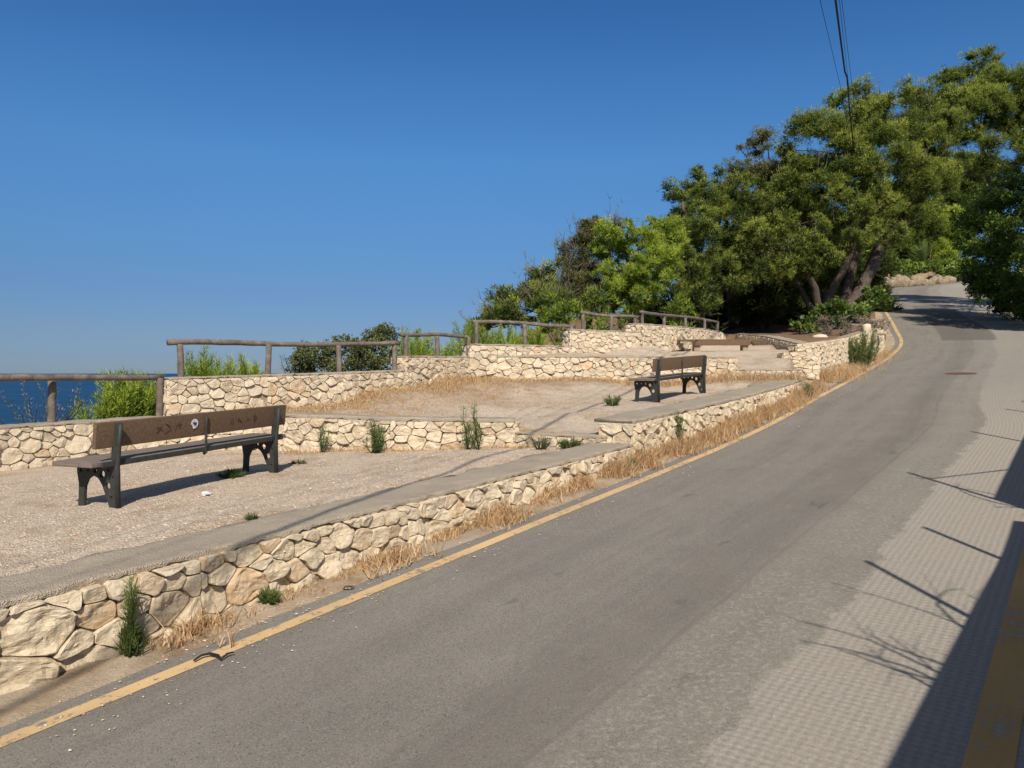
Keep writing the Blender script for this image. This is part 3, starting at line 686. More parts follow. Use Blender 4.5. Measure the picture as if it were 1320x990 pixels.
# ------------------------------------------------------------------ benches
def plate(name, outer, holes, th, mat, parent, loc):
    cu = bpy.data.curves.new('t', 'CURVE'); cu.dimensions = '2D'; cu.fill_mode = 'BOTH'; cu.extrude = th/2; cu.bevel_depth = .003
    loops = [outer]+[[(x+r*math.cos(k*math.pi/8), y+r*math.sin(k*math.pi/8)) for k in range(16)] for x, y, r in holes]
    for lp in loops:
        s = cu.splines.new('POLY'); s.points.add(len(lp)-1); s.use_cyclic_u = True
        for p, (x, y) in zip(s.points, lp): p.co = (x, y, 0, 1)
    tmp = bpy.data.objects.new('t', cu); me = bpy.data.meshes.new_from_object(tmp)
    V = [(v.co.z+loc[0], v.co.x+loc[1], v.co.y+loc[2]) for v in me.vertices]; F = [tuple(p.vertices) for p in me.polygons]
    bpy.data.objects.remove(tmp); bpy.data.curves.remove(cu); bpy.data.meshes.remove(me)
    return mesh_obj(name, V, F, mat, parent, smooth=False)
# local axes: x along the bench, y = depth (0 rear post, + toward the sea side), z up
arch = [(.40, 0.0), (.395, .12), (.385, .2), (.35, .265), (.30, .30), (.25, .305), (.20, .28), (.155, .22), (.115, .13), (.085, .05), (.07, 0)]
outer = [(-.01, 0), (-.005, .40), (-.035, .60), (-.06, .80), (-.015, .80), (.02, .60), (.045, .405), (.44, .405), (.475, .39), (.475, .33), (.455, .22), (.462, .1), (.475, 0)]+arch
holes = [(.425, .355, .023), (.335, .355, .017), (.245, .353, .024), (.155, .325, .036), (.075, .365, .016), (.09, .215, .036), (.045, .11, .017), (.025, .30, .013)]
def bench(label, loc, rz, Ln=2.26, over=.235, group='park benches with perforated iron frames', sticker=False, holes_=holes):
    root = empty('park_bench', loc, rz, label, 'bench', group)
    for x in (0, Ln): plate('leg_frame', outer, holes_, .028, M['iron'], root, (x, 0, 0)); 
    for x in (0, Ln):
        mb = MB(); mb.box((x, .437, .0), (.075, .10, .02), 0, .004); mb.build('foot', M['iron'], root); mb = MB(); mb.box((x, .03, .0), (.075, .10, .02), 0, .004); mb.build('foot', M['iron'], root)
        mb = MB(); mb.tube([(x, -.022, .0), (x, -.02, .40), (x, -.05, .62), (x, -.075, .80)], [.024, .024, .021, .018], 10); mb.build('rear_post', M['iron'], root)
    for k, y in enumerate((.075, .245, .415)):
        mb = MB(); mb.box((Ln/2, y+.03, .435), (Ln+2*over, .162, .045), 0, .006); mb.build('seat_plank', M['benchtop'], root)
    mb = MB(); mb.box((Ln/2, .0, .43), (Ln+2*over-.18, .02, .05), 0, .003); mb.build('seat_edge_bar', M['iron'], root)
    from mathutils import Matrix
    mb = MB(); mb.box((Ln/2, .015, .70), (Ln+2*over-.05, .04, .24), 0, .005, Matrix.Rotation(R(6), 3, 'X')); bk = mb.build('backrest', M['bench'], root)
    mb = MB(); mb.tube([(Ln/2, .02, .385), (Ln/2, -.012, .40), (Ln/2, -.016, .58), (Ln/2, -.022, .70), (Ln/2, -.032, .79)], [.02, .018, .017, .017, .016], 4); mb.build('centre_strap', M['iron'], root)
    if sticker:
        V = []; F = []; cx, cz = Ln/2-.16, .715
        for k in range(20): an = 2*math.pi*k/20; V.append((cx+.052*math.cos(an)*(1 if k not in (11, 12, 13) else .6), -.0135-.105*(cz+.052*math.sin(an)-.70), cz+.052*math.sin(an)))
        V = [(x, y-.0, z) for x, y, z in V]; F = [tuple(range(20))]
        st = mesh_obj('sticker', V, F, M['white'], bk, False); st['label'] = 'torn round white sticker with a black scribble'
        mb = MB(); pts = [(-.02, .0), (-.008, .016), (.006, .004), (.02, .012), (.014, -.014), (-.004, -.01)]
        mb.tube([(cx+a, -.016-.105*(cz+b-.70), cz+b) for a, b in pts], .0055, 5); mb.build('black_mark', M['rubber'], st)
    for s0 in ((.52, .62, .74, 1.55, 1.66, 1.78, 1.9) if sticker else ()):
        sc_ = MB(); x = s0; pts = [(x+random.uniform(-.05, .05), 0, .70+random.uniform(-.05, .05)) for _ in range(6)]
        sc_.tube([(a, -.0105-.105*(c-.70), c) for a, b, c in pts], .0022, 4)
        sc_.build('scratched_graffiti', M['scratch'], bk)
    return root
def bench_at(label, p0, p1, **k):
    a, b = Vector(p0), Vector(p1); d = b-a
    # +y local must look left of travel direction (toward the sea)
    o = bench(label, a, math.atan2(d.y, d.x), Ln=math.hypot(d.x, d.y), **k); o.rotation_euler[1] = -math.atan2(d.z, math.hypot(d.x, d.y)); return o
bench_at('closest brown wooden bench on dark iron frames, round white sticker on its backrest', (-3.67, 7.2, .735), (-2.84, 9.3, .79), sticker=True)
bench_at('middle bench, seen from behind at an angle, standing beside the grassy road wall', (2.71, 14.4, 1.45), (3.98, 16.1, 1.555), over=.15)
# backless plank bench on the upper terrace
rb = empty('backless_bench', (5.0, 23, 2.64), R(-4), 'low backless bench of weathered planks on two block feet on the upper terrace', 'bench')
for x in (.45, 1.85):
    mb = MB(); mb.box((x, .0, .12), (.16, .36, .30), 0, .012); mb.build('support_block', M['mortar'], rb)
for y, z, l, x in ((-.17, .285, 1.7, 1.15), (-.0, .33, 2.5, 1.15), (.17, .34, 2.5, 1.1)):
    mb = MB(); mb.box((x, y, z), (l, .15, .05), R(random.uniform(-1.5, 1.5)), .006); mb.build('plank', M['bench'], rb)
mb = MB(); mb.box((1.15, -.235, .235), (1.65, .03, .13), 0, .006); mb.build('apron', M['bench'], rb)

# ------------------------------------------------------------------ foliage
def unit(n):
    v = rng.normal(size=(n, 3)); return v/np.linalg.norm(v, axis=1)[:, None]
def needles(C, D, k, length, width, spread, droop=0, base_tint=None, leaf=False):
    """k thin triangles (or diamond leaves) from each centre C around direction D"""
    N = len(C); c = np.repeat(C, k, 0); d = np.repeat(D, k, 0); r = unit(N*k)
    a = d+r*spread; a /= np.linalg.norm(a, axis=1)[:, None]; a[:, 2] -= droop
    s = np.cross(a, unit(N*k)); s /= np.linalg.norm(s, axis=1)[:, None]+1e-9
    ln = length*rng.uniform(.6, 1.2, (N*k, 1)); wd = width*rng.uniform(.7, 1.3, (N*k, 1))
    c = c+r*length*.35; tint = np.repeat(base_tint, k) if base_tint is not None else np.full(N*k, .5)
    if leaf:
        V = np.stack([c, c+a*ln*.5+s*wd*.5, c+a*ln, c+a*ln*.5-s*wd*.5], 1).reshape(-1, 3); return V, np.repeat(tint, 4)
    V = np.stack([c+s*wd*.5, c-s*wd*.5, c+a*ln], 1).reshape(-1, 3); return V, np.repeat(tint, 3)
def lobes_from(masses, dens=1.0, lr=(.45, .8)):
    L_ = []
    for (cx, cy, cz, rx, ry, rz) in masses:
        n = max(4, int(dens*15*(rx*ry*rz)**(1/3)*max(1, (rx*rz)**.5*.6)))
        for _ in range(n):
            u = unit(1)[0]; q = rng.uniform(.35, 1)**.5
            L_.append((cx+u[0]*rx*q, cy+u[1]*ry*q, cz+u[2]*rz*q, rng.uniform(lr[0]*.6, lr[1]*1.12)*min(1.3, max(.5, (rx+rz)/4))))
    return np.array(L_)
def crown(name, masses, mat, parent, o, dens=1.0, tsp=.145, k=9, length=.135, width=.021, leaf=False, spread=.95, lr=(.45, .8), squash=.75, tbase=.55, core=.5, gapth=-.85):
    Lb = lobes_from(masses, dens, lr); Cs = []; Ds = []; Ts = []
    for (x, y, z, r) in Lb:
        n = max(6, int(4*math.pi*r*r*.8/(tsp*tsp))); u = unit(n); keep = ((u[:, 2] > -.5) | (rng.random(n) < .35)) & ((u[:, 1] < .35) | (rng.random(n) < .4)); u = u[keep]; n = len(u)
        rr = r*rng.uniform(.55, 1.12, (n, 1)); c = np.array([x, y, z])+u*rr*np.array([1, 1, squash])
        if not leaf:
            pz = 1.9*c; c = c+.2*np.stack([np.sin(pz[:, 1]*1.1+pz[:, 2]*1.7), np.sin(pz[:, 0]*1.3+pz[:, 2]), np.sin(pz[:, 0]*1.7+pz[:, 1]*.9)], 1)
            gap = np.sin(c[:, 0]*3.1+1.7*np.sin(c[:, 2]*2.3))*np.sin(c[:, 2]*3.7+1.3*np.sin(c[:, 0]*1.9+c[:, 1]))+rng.normal(size=n)*.25
            kp = gap > gapth; c = c[kp]; u = u[kp]; n = len(u)
        Cs.append(c); d = u*.6+np.array([0, 0, .5])+rng.normal(size=(n, 3))*.35; Ds.append(d/np.linalg.norm(d, axis=1)[:, None])
        lt = tbase+rng.normal()*.15; Ts.append(lt+.32*u[:, 2]+rng.normal(size=n)*.08)  # tint lightens on upward tufts: sunlit clump tops painted in
    C = np.concatenate(Cs); D = np.concatenate(Ds); T = np.concatenate(Ts)
    V, t = needles(C, D, k, length, width, spread, 0, T, leaf)
    if core and not leaf:      # coarser sprays inside the clumps, their shade painted by a darker tint
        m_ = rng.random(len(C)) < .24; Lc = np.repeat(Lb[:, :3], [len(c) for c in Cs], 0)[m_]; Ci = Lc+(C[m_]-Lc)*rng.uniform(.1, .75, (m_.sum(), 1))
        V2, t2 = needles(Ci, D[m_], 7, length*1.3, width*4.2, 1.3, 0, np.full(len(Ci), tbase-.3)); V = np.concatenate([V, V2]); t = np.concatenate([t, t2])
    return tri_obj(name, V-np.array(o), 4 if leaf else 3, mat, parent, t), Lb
def limb_path(a, b, sag=.2, m=7):
    a, b = Vector(a), Vector(b); out = []; s = Vector((random.uniform(-1, 1), random.uniform(-1, 1), random.uniform(-.2, .6)))*(b-a).length*sag*.5
    for i in range(m+1):
        f = i/m; out.append(a.lerp(b, f)+s*math.sin(f*math.pi)+Vector((random.uniform(-1, 1), random.uniform(-1, 1), 0))*.02*(b-a).length*(0 < i < m))
    return out
def tree(name, label, cat, base, trunks, masses, mat, group=None, barkm='bark', deadtwigs=0, twigs=26, **kw):
    """trunks: list of (path pts, r0, r1); masses: ellipsoids (x,y,z,rx,ry,rz) in world"""
    root = empty(name, base, 0, label, cat, group); o = Vector(base)
    cr, Lb = crown('crown', masses, M[mat], root, tuple(base), **kw)
    mb = MB(); allp = []
    for path, r0, r1 in trunks:
        path = [Vector(p) for p in path]; q = []
        for i in range(len(path)-1):
            for s in range(5): q.append(path[i].lerp(path[i+1], s/5)+Vector((random.uniform(-1, 1), random.uniform(-1, 1), 0))*r0*.10)
        q.append(path[-1]); m = len(q); rad = [r0+(r1-r0)*i/(m-1) for i in range(m)]; rad[0] *= 1.35
        mb.tube([p-o for p in q], rad, 10, jit=.07); allp += [(p, r_) for p, r_ in zip(q, rad)][m//3:]
    idx = rng.permutation(len(Lb))[:twigs]
    for i in idx:
        t = Vector(Lb[i][:3]); a, ra = min(allp, key=lambda s: (s[0]-t).length+max(0, s[0].z-t.z)*2)
        if (a-t).length > 6.5: continue
        p = limb_path(a-o, t-o, .25); mb.tube(p, [max(.02, ra*.5*(1-.85*k/7)) for k in range(8)], 6, jit=.05)
    mb.build('trunk', M[barkm], root)
    if deadtwigs:
        for _ in range(deadtwigs):
            mb = MB(); ms = masses[random.randrange(len(masses))]; u = unit(1)[0]; u[1] = -abs(u[1])
            a = Vector((ms[0]+u[0]*ms[3]*.75, ms[1]+u[1]*ms[4]*.8, ms[2]+u[2]*ms[5]*.75)); b = a+Vector((u[0]*.5, u[1]*.6, abs(u[2])*.7+.35))*random.uniform(.6, 1.5)
            p = limb_path(a-o, b-o, .3, 5); mb.tube(p, [.022, .018, .014, .01, .008, .005], 4)
            for __ in range(4):
                f = random.randrange(1, 6); c = p[f]; mb.tube([c, c+Vector((random.uniform(-.3, .3), random.uniform(-.3, .1), random.uniform(.05, .45)))], [.009, .004], 3)
            mb.build('bare_branch', M['twig'], root)
    return root
def ms(px, py, Y, rpx, rpy, ry=None):
    """ellipsoid whose outline spans rpx, rpy photo pixels at depth Y"""
    q = P(px, py, Y); rx = rpx*Y/1000; rz = rpy*Y/1000
    return (q.x, q.y, q.z, rx, ry or (rx+rz)/2, rz)
PG = 'pines beside the road'
# main leaning pine
b = P(1092, 402, 37)
tree('pine_tree', 'big leaning pine with several forking trunks right beside the road curve', 'tree', b, [
    ([b, P(1110, 372, 37), P(1135, 325, 37), P(1160, 280, 37.5), P(1185, 235, 38), P(1190, 180, 38)], .33, .12),
    ([P(1085, 402, 37.5), P(1095, 360, 38), P(1108, 310, 38), P(1120, 240, 38.5), P(1110, 180, 39)], .27, .09),
    ([P(1056, 402, 37.5), P(1050, 370, 37), P(1035, 345, 36.5), P(1020, 320, 36), P(1000, 280, 36)], .2, .07),
    ([P(1060, 400, 38), P(1080, 360, 37.5), P(1100, 325, 37), P(1095, 260, 37), P(1080, 200, 37)], .22, .08), ([P(1098, 400, 38.5), P(1112, 360, 39), P(1128, 320, 39.5), P(1140, 270, 40)], .2, .08), ([P(1048, 402, 38.5), P(1030, 370, 39), P(1015, 345, 39), P(1000, 310, 39)], .16, .06)],
    [ms(1060, 190, 37, 55, 45), ms(1105, 155, 37.5, 48, 42), ms(1150, 145, 38, 50, 38), ms(1190, 190, 38, 45, 50), ms(1130, 210, 36.5, 60, 42), ms(1050, 245, 36.5, 55, 35),
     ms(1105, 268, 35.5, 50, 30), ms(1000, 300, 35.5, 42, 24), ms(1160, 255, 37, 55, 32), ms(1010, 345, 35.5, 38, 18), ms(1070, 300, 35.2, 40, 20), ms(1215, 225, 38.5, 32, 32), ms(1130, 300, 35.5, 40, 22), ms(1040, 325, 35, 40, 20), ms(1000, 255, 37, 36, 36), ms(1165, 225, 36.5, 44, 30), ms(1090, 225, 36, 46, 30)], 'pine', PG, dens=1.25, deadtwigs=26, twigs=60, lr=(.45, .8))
b = P(1010, 415, 44)
tree('pine_tree', 'brownish green pine left of the big leaning pine with a rounded top', 'tree', b, [([b, P(1003, 340, 41), P(990, 250, 41)], .3, .1)],
    [ms(985, 203, 40, 36, 38), ms(1015, 230, 40, 38, 42), ms(962, 255, 40, 40, 44), ms(1000, 295, 39.5, 48, 40), ms(975, 335, 37, 44, 26), ms(1010, 350, 36, 30, 16)], 'olive', PG, dens=1.2, deadtwigs=14)
b = P(945, 425, 43)
tree('pine_tree', 'dark green pine with a pointed leafy top behind the upper fence', 'tree', b, [([b, P(940, 350, 38), P(935, 260, 38)], .28, .08)],
    [ms(925, 250, 38, 36, 40), ms(900, 270, 37, 36, 44), ms(950, 290, 37, 40, 44), ms(920, 325, 36, 48, 36), ms(950, 350, 35, 44, 24), ms(915, 370, 35, 34, 18)], 'pine', PG, dens=1.2, tbase=.36)
b = P(885, 420, 36)
tree('pine_tree', 'tall slim pine rising just right of the bright green pine', 'tree', b, [([b, P(885, 350, 33), P(880, 260, 33)], .2, .07)],
    [ms(884, 262, 33, 26, 34), ms(868, 305, 33, 26, 36), ms(895, 310, 32.5, 34, 42), ms(885, 355, 32, 34, 34), ms(900, 385, 31.5, 24, 16)], 'pine', PG, dens=1.3, tbase=.4)
b = P(815, 425, 28)
tree('pine_tree', 'young bright yellow-green pine behind the seaward log fences', 'tree', b, [([b, P(812, 370, 28), P(808, 300, 28)], .16, .05)],
    [ms(800, 298, 27.5, 26, 22), ms(828, 315, 27.5, 28, 28), ms(846, 345, 27, 20, 34), ms(808, 350, 26.8, 36, 26), ms(820, 380, 27.2, 40, 18), ms(826, 340, 28, 34, 40), ms(780, 320, 28, 20, 20), ms(852, 296, 29, 20, 24), ms(862, 330, 29, 18, 34)], 'pineb', PG, dens=2.1, lr=(.38, .6), tsp=.12, length=.11, width=.017, tbase=.68, gapth=-1.6)
b = P(760, 430, 30)
tree('scrub_pine', 'scrubby dark pine with grey bare branches left of the bright green pine', 'tree', b, [([b, P(757, 380, 30), P(750, 330, 30)], .14, .05)],
    [ms(775, 305, 30, 28, 24), ms(748, 335, 29.5, 34, 30), ms(770, 365, 29, 42, 34), ms(722, 368, 29, 34, 28), ms(745, 390, 29, 50, 22)], 'olive', PG, deadtwigs=46, dens=1.9, tbase=.45, gapth=-1.5)
b = P(700, 430, 29)
tree('scrub_pine', 'low dark scrub pine with twiggy top farthest left of the wood', 'tree', b, [([b, P(698, 400, 29), P(690, 370, 29)], .12, .05)],
    [ms(697, 370, 28.5, 28, 24), ms(672, 390, 28, 32, 20), ms(712, 398, 27.5, 38, 22), ms(645, 406, 27.5, 28, 15), ms(620, 418, 27.5, 18, 9)], 'pine', PG, deadtwigs=30, dens=1.9, tbase=.47, gapth=-1.5)
# tall trees behind, right
b = P(1290, 372, 62)
tree('pine_tree', 'tallest pine at the top right corner standing beyond the road', 'tree', b, [([b, P(1285, 280, 62), P(1262, 170, 60)], .35, .12)],
    [ms(1200, 150, 56, 38, 36), ms(1245, 150, 56, 42, 36), ms(1290, 130, 56, 42, 40), ms(1270, 88, 57, 30, 26), ms(1235, 200, 55, 34, 26), ms(1300, 195, 54, 40, 34), ms(1225, 115, 57, 28, 22), ms(1340, 150, 55, 35, 50)], 'pine', PG, dens=.85, tsp=.21, length=.20, width=.032, lr=(.55, .95), tbase=.52)
b = P(1292, 402, 50)
tree('carob_tree', 'dense dark broadleaf tree overhanging the right edge of the road', 'tree', b, [([b, P(1290, 350, 50), P(1290, 290, 50)], .4, .15), ([P(1330, 400, 47), P(1335, 350, 47), P(1330, 290, 47)], .35, .12)],
    [ms(1300, 262, 47, 42, 36), ms(1268, 300, 47, 32, 36), ms(1325, 300, 45, 40, 40), ms(1285, 345, 46, 46, 34), ms(1340, 360, 42, 40, 42), ms(1288, 368, 50, 34, 24), ms(1330, 240, 47, 30, 30), ms(1312, 385, 46, 34, 22), ms(1270, 342, 50, 26, 30), ms(1272, 378, 54, 24, 14), ms(1308, 402, 47, 24, 12), ms(1340, 400, 42, 30, 18)],
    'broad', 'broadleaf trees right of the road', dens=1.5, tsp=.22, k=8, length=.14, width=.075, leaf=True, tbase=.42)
b = P(1420, 400, 36)
tree('carob_tree', 'broadleaf tree whose foliage closes the right edge of the picture', 'tree', b, [([b, P(1420, 350, 36), P(1420, 290, 36)], .4, .15)],
    [ms(1400, 330, 38, 70, 60), ms(1430, 260, 38, 60, 50), ms(1450, 190, 35, 90, 50), ms(1440, 120, 36, 80, 50)], 'broad', 'broadleaf trees right of the road', dens=1.0, tsp=.34, k=7, length=.22, width=.13, leaf=True, tbase=.5)
b = P(1450, 395, 48)
tree('carob_tree', 'tall broadleaf tree leaning over the right side of the road, shading the bend', 'tree', b, [([b, P(1440, 300, 48), P(1430, 150, 46)], .4, .15)],
    [ms(1420, 60, 39, 60, 45), ms(1415, 150, 50, 50, 36), ms(1440, 200, 52, 60, 45), ms(1425, 110, 45, 40, 30)], 'broad', 'broadleaf trees right of the road', dens=.9, tsp=.36, k=7, length=.24, width=.14, leaf=True, tbase=.45)
# trees beyond the bend
for (px, py, Y, rx, ry, mt, tb, lb) in [(1168, 285, 98, 36, 32, 'pine', .55, 'loose pale green tree beyond the bend, behind the palm'), (1215, 302, 100, 30, 26, 'pineb', .5, 'yellow-green tree beyond the bend on the right of the palm'),
        (1250, 250, 105, 32, 42, 'pine', .2, 'blue-green dark tree far beyond the bend'), (1135, 290, 104, 30, 50, 'pine', .4, 'tree beyond the bend seen through the trunks of the leaning pine')]:
    b = P(px, 365, Y)
    tree('distant_tree', lb, 'tree', b, [([b, P(px, py, Y)], .3, .1)], [ms(px, py, Y, rx, ry), ms(px-12, py+28, Y-1, rx*.9, ry*.7)], mt, 'trees beyond the bend', dens=.8, tsp=.42, length=.4, width=.08, tbase=tb, twigs=10, lr=(.8, 1.3))
# trees filling the wood behind, its shade painted as a dark needle tint
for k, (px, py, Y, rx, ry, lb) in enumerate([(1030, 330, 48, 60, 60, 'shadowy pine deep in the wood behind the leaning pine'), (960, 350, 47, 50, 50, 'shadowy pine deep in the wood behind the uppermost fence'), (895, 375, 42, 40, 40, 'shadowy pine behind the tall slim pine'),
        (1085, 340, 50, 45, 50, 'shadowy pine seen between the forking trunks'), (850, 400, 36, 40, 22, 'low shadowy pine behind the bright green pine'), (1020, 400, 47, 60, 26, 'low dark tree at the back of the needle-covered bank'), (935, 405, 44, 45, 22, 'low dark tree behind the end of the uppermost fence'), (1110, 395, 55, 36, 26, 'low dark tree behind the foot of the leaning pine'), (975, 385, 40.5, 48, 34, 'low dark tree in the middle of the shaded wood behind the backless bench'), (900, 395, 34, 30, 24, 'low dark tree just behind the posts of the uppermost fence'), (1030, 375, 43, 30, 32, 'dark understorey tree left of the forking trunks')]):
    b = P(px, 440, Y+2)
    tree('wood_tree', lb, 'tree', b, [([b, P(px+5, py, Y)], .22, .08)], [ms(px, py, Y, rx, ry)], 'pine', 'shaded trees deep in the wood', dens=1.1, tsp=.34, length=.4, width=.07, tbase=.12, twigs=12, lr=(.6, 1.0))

# shrubs -------------------------------------------------------------
def shrub(name, label, base, masses, mat, group=None, cat='shrub', stems=14, **kw):
    root = empty(name, base, 0, label, cat, group); o = Vector(base)
    kw.setdefault('squash', .9); cr, Lb = crown('foliage', masses, M[mat], root, tuple(base), **kw)
    mb = MB()
    for i in rng.permutation(len(Lb))[:stems]:
        mb.tube(limb_path(Vector((0, 0, 0)), Vector(Lb[i][:3])-o, .2, 5), [.022, .019, .015, .012, .009, .006], 5)
    mb.build('stems', M['twig'], root); return root
def feathery(name, label, base, h, rad, n, mat='pineb', group=None, cat='shrub', tb=.6, leafl=.13, lw=.012, dens=1.0, lean=(0, 0)):
    """upright feathery plant: stems clothed with thin upward needles"""
    root = empty(name, base, 0, label, cat, group); mb = MB(); C = []; D = []; T = []
    for i in range(n):
        an = random.uniform(0, 6.28); rr = rad*math.sqrt(random.random()); hh = h*random.uniform(.6, 1.05)*(1-.35*(rr/rad)**2 if rad else 1)
        a = Vector((math.cos(an)*rr*.45, math.sin(an)*rr*.45, 0)); bq = Vector((math.cos(an)*rr*1.1+lean[0]*hh, math.sin(an)*rr*1.1+lean[1]*hh, hh))
        p = limb_path(a, bq+Vector((random.gauss(0, .10), random.gauss(0, .10), 0))*hh*(.15 if name == 'tall_weed' else 1), .12 if cat == 'shrub' else (.07 if name == 'tall_weed' else .3), 8); mb.tube(p, [.009-.0008*k for k in range(9)], 4)
        tt = tb+random.gauss(0, .12)
        for s in range(int(dens*hh/.022)):
            f = (s+1)/int(dens*hh/.022+1); f = .12+.88*f; j = min(7, int(f*8)); q = p[j].lerp(p[j+1], f*8-j)
            C.append(q); dd = (p[j+1]-p[j]).normalized(); D.append(dd); T.append(tt+.25*(f-.5))
    C = np.array([tuple(c) for c in C]); D = np.array([tuple(c) for c in D])
    V, t = needles(C, D, 4, leafl, lw, .85, 0, np.array(T)); tri_obj('leaves', V, 3, M[mat], root, t); mb.build('stems', M['weed'], root)
    return root
SG = 'green bushes behind the seaward walls'
# bright feathery bushes behind the walls
for (px, pyb, pyt, Y, rpx, n, lb, tb) in [
        (120, 560, 505, 13.6, 20, 16, 'small feathery bush with a dead leaf, left of the bright bush behind the lowest fence', .55), (160, 560, 478, 14.0, 32, 60, 'bright green feathery bush behind the lowest log fence', .6), (192, 560, 472, 14.6, 24, 40, 'bright green bush against the corner where the longest fence begins', .6),
        (262, 520, 449, 15.8, 36, 50, 'feathery green bush under the first bay of the longest fence', .55), (312, 520, 457, 16.6, 28, 40, 'yellow-green feathery bush by the second post of the longest fence', .72),
        (535, 490, 420, 20.5, 30, 50, 'yellow-green bush behind the short fence beside the dark shrub', .65), (585, 490, 432, 21, 30, 46, 'bright bush behind the last bay of the short fence', .6), (612, 480, 402, 21.5, 22, 40, 'taller feathery bush between two fences', .45),
        (650, 475, 415, 22, 26, 46, 'yellow-green bush under the first bay of the fence before the scrub', .7), (690, 475, 418, 22.5, 26, 46, 'green bush under the second bay of the fence before the scrub', .6)]:
    b = P(px, pyb, Y); feathery('feathery_bush', lb, b, (pyb-pyt)*Y/1000, rpx*Y/1000, n, group=SG, tb=tb, leafl=.12, lw=.016, dens=.8)
b = P(440, 500, 18)
shrub('lentisk_shrub', 'rounded dark green shrub behind the third post of the longest fence', b, [ms(445, 462, 18, 36, 24, .8), ms(400, 468, 18, 26, 18, .6), ms(480, 458, 18, 28, 28, .8), ms(495, 435, 18.6, 14, 10, .3)], 'lent', SG, dens=6, tsp=.10, k=6, length=.065, width=.035, leaf=True, lr=(.24, .38), tbase=.55)
b = P(385, 495, 18)
feathery('dead_bush', 'dry grey twiggy bush left of the rounded dark shrub', b, .95, .45, 22, 'drytw', SG, tb=.4, leafl=.1, lw=.006, dens=.35)
for (px, py, Y, rx, ry, lb) in [(720, 410, 25, 42, 26, 'bushy dark green shrub behind the fence end before the scrub'), (780, 405, 25.5, 36, 22, 'mid green bush below the scrubby pine with grey branches'), (870, 402, 29, 22, 22, 'leafy green bush lit by the sun behind the uppermost fence')]:
    b = P(px, py+45, Y); shrub('wild_shrub', lb, b, [ms(px, py, Y, rx, ry, .9), ms(px+10, py+18, Y-.4, rx*.9, ry*.7, .8)], 'pineb', SG, dens=1.8, tsp=.2, k=8, length=.17, width=.022, lr=(.28, .45), tbase=.45)
# planting bed by the road
b = P(1070, 425, 33)
shrub('leafy_bush', 'glossy green bush at the foot of the leaning pine', b, [ms(1075, 405, 33.5, 28, 16), ms(1040, 421, 32, 17, 11), ms(1104, 402, 34, 18, 11), ms(1125, 388, 36, 14, 15)], 'broad', 'bushes in the roadside bed', dens=1.8, tsp=.2, k=6, length=.19, width=.12, leaf=True, lr=(.3, .5), tbase=.42)
b = P(1075, 436, 30)
shrub('dry_bush', 'grey-brown dry bush behind the white rock', b, [ms(1075, 425, 29.5, 34, 10, .9), ms(1115, 418, 31, 24, 9, .8)], 'drytw', 'bushes in the roadside bed', dens=1.6, tsp=.13, k=7, length=.14, width=.012, lr=(.22, .35), tbase=.6)
b = P(1112, 470, 25.0); b.z -= .05
feathery('feathery_bush', 'upright green bush growing against the block wall at the road edge', b, 1.15, .5, 34, 'weed', None, tb=.45, leafl=.11, lw=.018, dens=.9)
# rocks in the bed
def rock(name, label, loc, size, mat='stone', group=None, parent=None):
    bm = bmesh.new(); bmesh.ops.create_icosphere(bm, subdivisions=3, radius=1); sd = random.uniform(0, 50)
    for v in bm.verts:
        n_ = v.co.normalized(); k = 1+.25*nz(n_.x*1.3, n_.y*1.3, n_.z*1.3+sd)+.10*nz(n_.x*4, n_.y*4, n_.z*4+sd)
        q = n_*k; q = Vector([math.copysign(abs(c)**.75, c) for c in q]); v.co = Vector((q.x*size[0], q.y*size[1], q.z*size[2]))
    me = bpy.data.meshes.new(name); bm.to_mesh(me); bm.free(); me.materials.append(M[mat])
    for p in me.polygons: p.use_smooth = True
    o = bpy.data.objects.new(name, me); COL.objects.link(o); o.location = loc; return tag(o, label, 'rock', group)
rock('pale_rock', 'pale squared rock lying on the bed beside the dry bush', P(1057, 435, 26.0), (.24, .2, .11))
rock('pale_rock', 'upright pale rock on top of the block wall near the road', P(1117, 423, 30), (.17, .15, .17))
rock('pale_rock', 'flat pale stone at the corner of the block wall next to the road', P(1132, 429, 31.5), (.30, .22, .10))
# far bank with boulders and hedge
bk = [(1139, 361, 84, .6, .55, 'leftmost small boulder of the far roadside bank'), (1147, 363, 84.5, .45, .4, 'small low boulder second from the left on the far roadside bank'), (1155, 360, 86, .75, .7, 'pale blocky boulder of the far bank, third from the left'), (1165, 361, 87.5, .55, .65, 'narrow boulder in the left half of the far bank'),
      (1172, 363, 88, .5, .4, 'low stone in the middle of the far bank'), (1181, 360, 90, .8, .6, 'wide boulder in the middle of the far bank below the palm'), (1191, 362, 90.5, .6, .45, 'squat boulder right of the middle of the far bank'), (1201, 360, 94, 1.3, .75, 'longest pale slab of the far bank'), (1213, 361, 93.5, .7, .4, 'low orange-tinted stone near the right end of the far bank'), (1222, 359, 95, .9, .5, 'rightmost boulder of the far bank, by the shade')]
for px, py, Y, sx_, sz_, lb in bk: rock('bank_boulder', lb, P(px, py+3, Y), (sx_, .6, sz_*1.15), 'rock', 'boulders of the far roadside bank')
zE = idw([(*P(1130, 370, 84)[:2], P(1130, 370, 84)[2]-.5), (*P(1180, 366, 89)[:2], P(1180, 366, 89)[2]-.5), (*P(1235, 364, 95)[:2], P(1235, 364, 95)[2]-.6), (*P(1130, 352, 90)[:2], P(1130, 350, 90)[2]), (*P(1180, 350, 95)[:2], P(1180, 350, 95)[2]), (*P(1245, 350, 101)[:2], P(1245, 350, 101)[2]), (40, 115, 15), (65, 120, 16)])
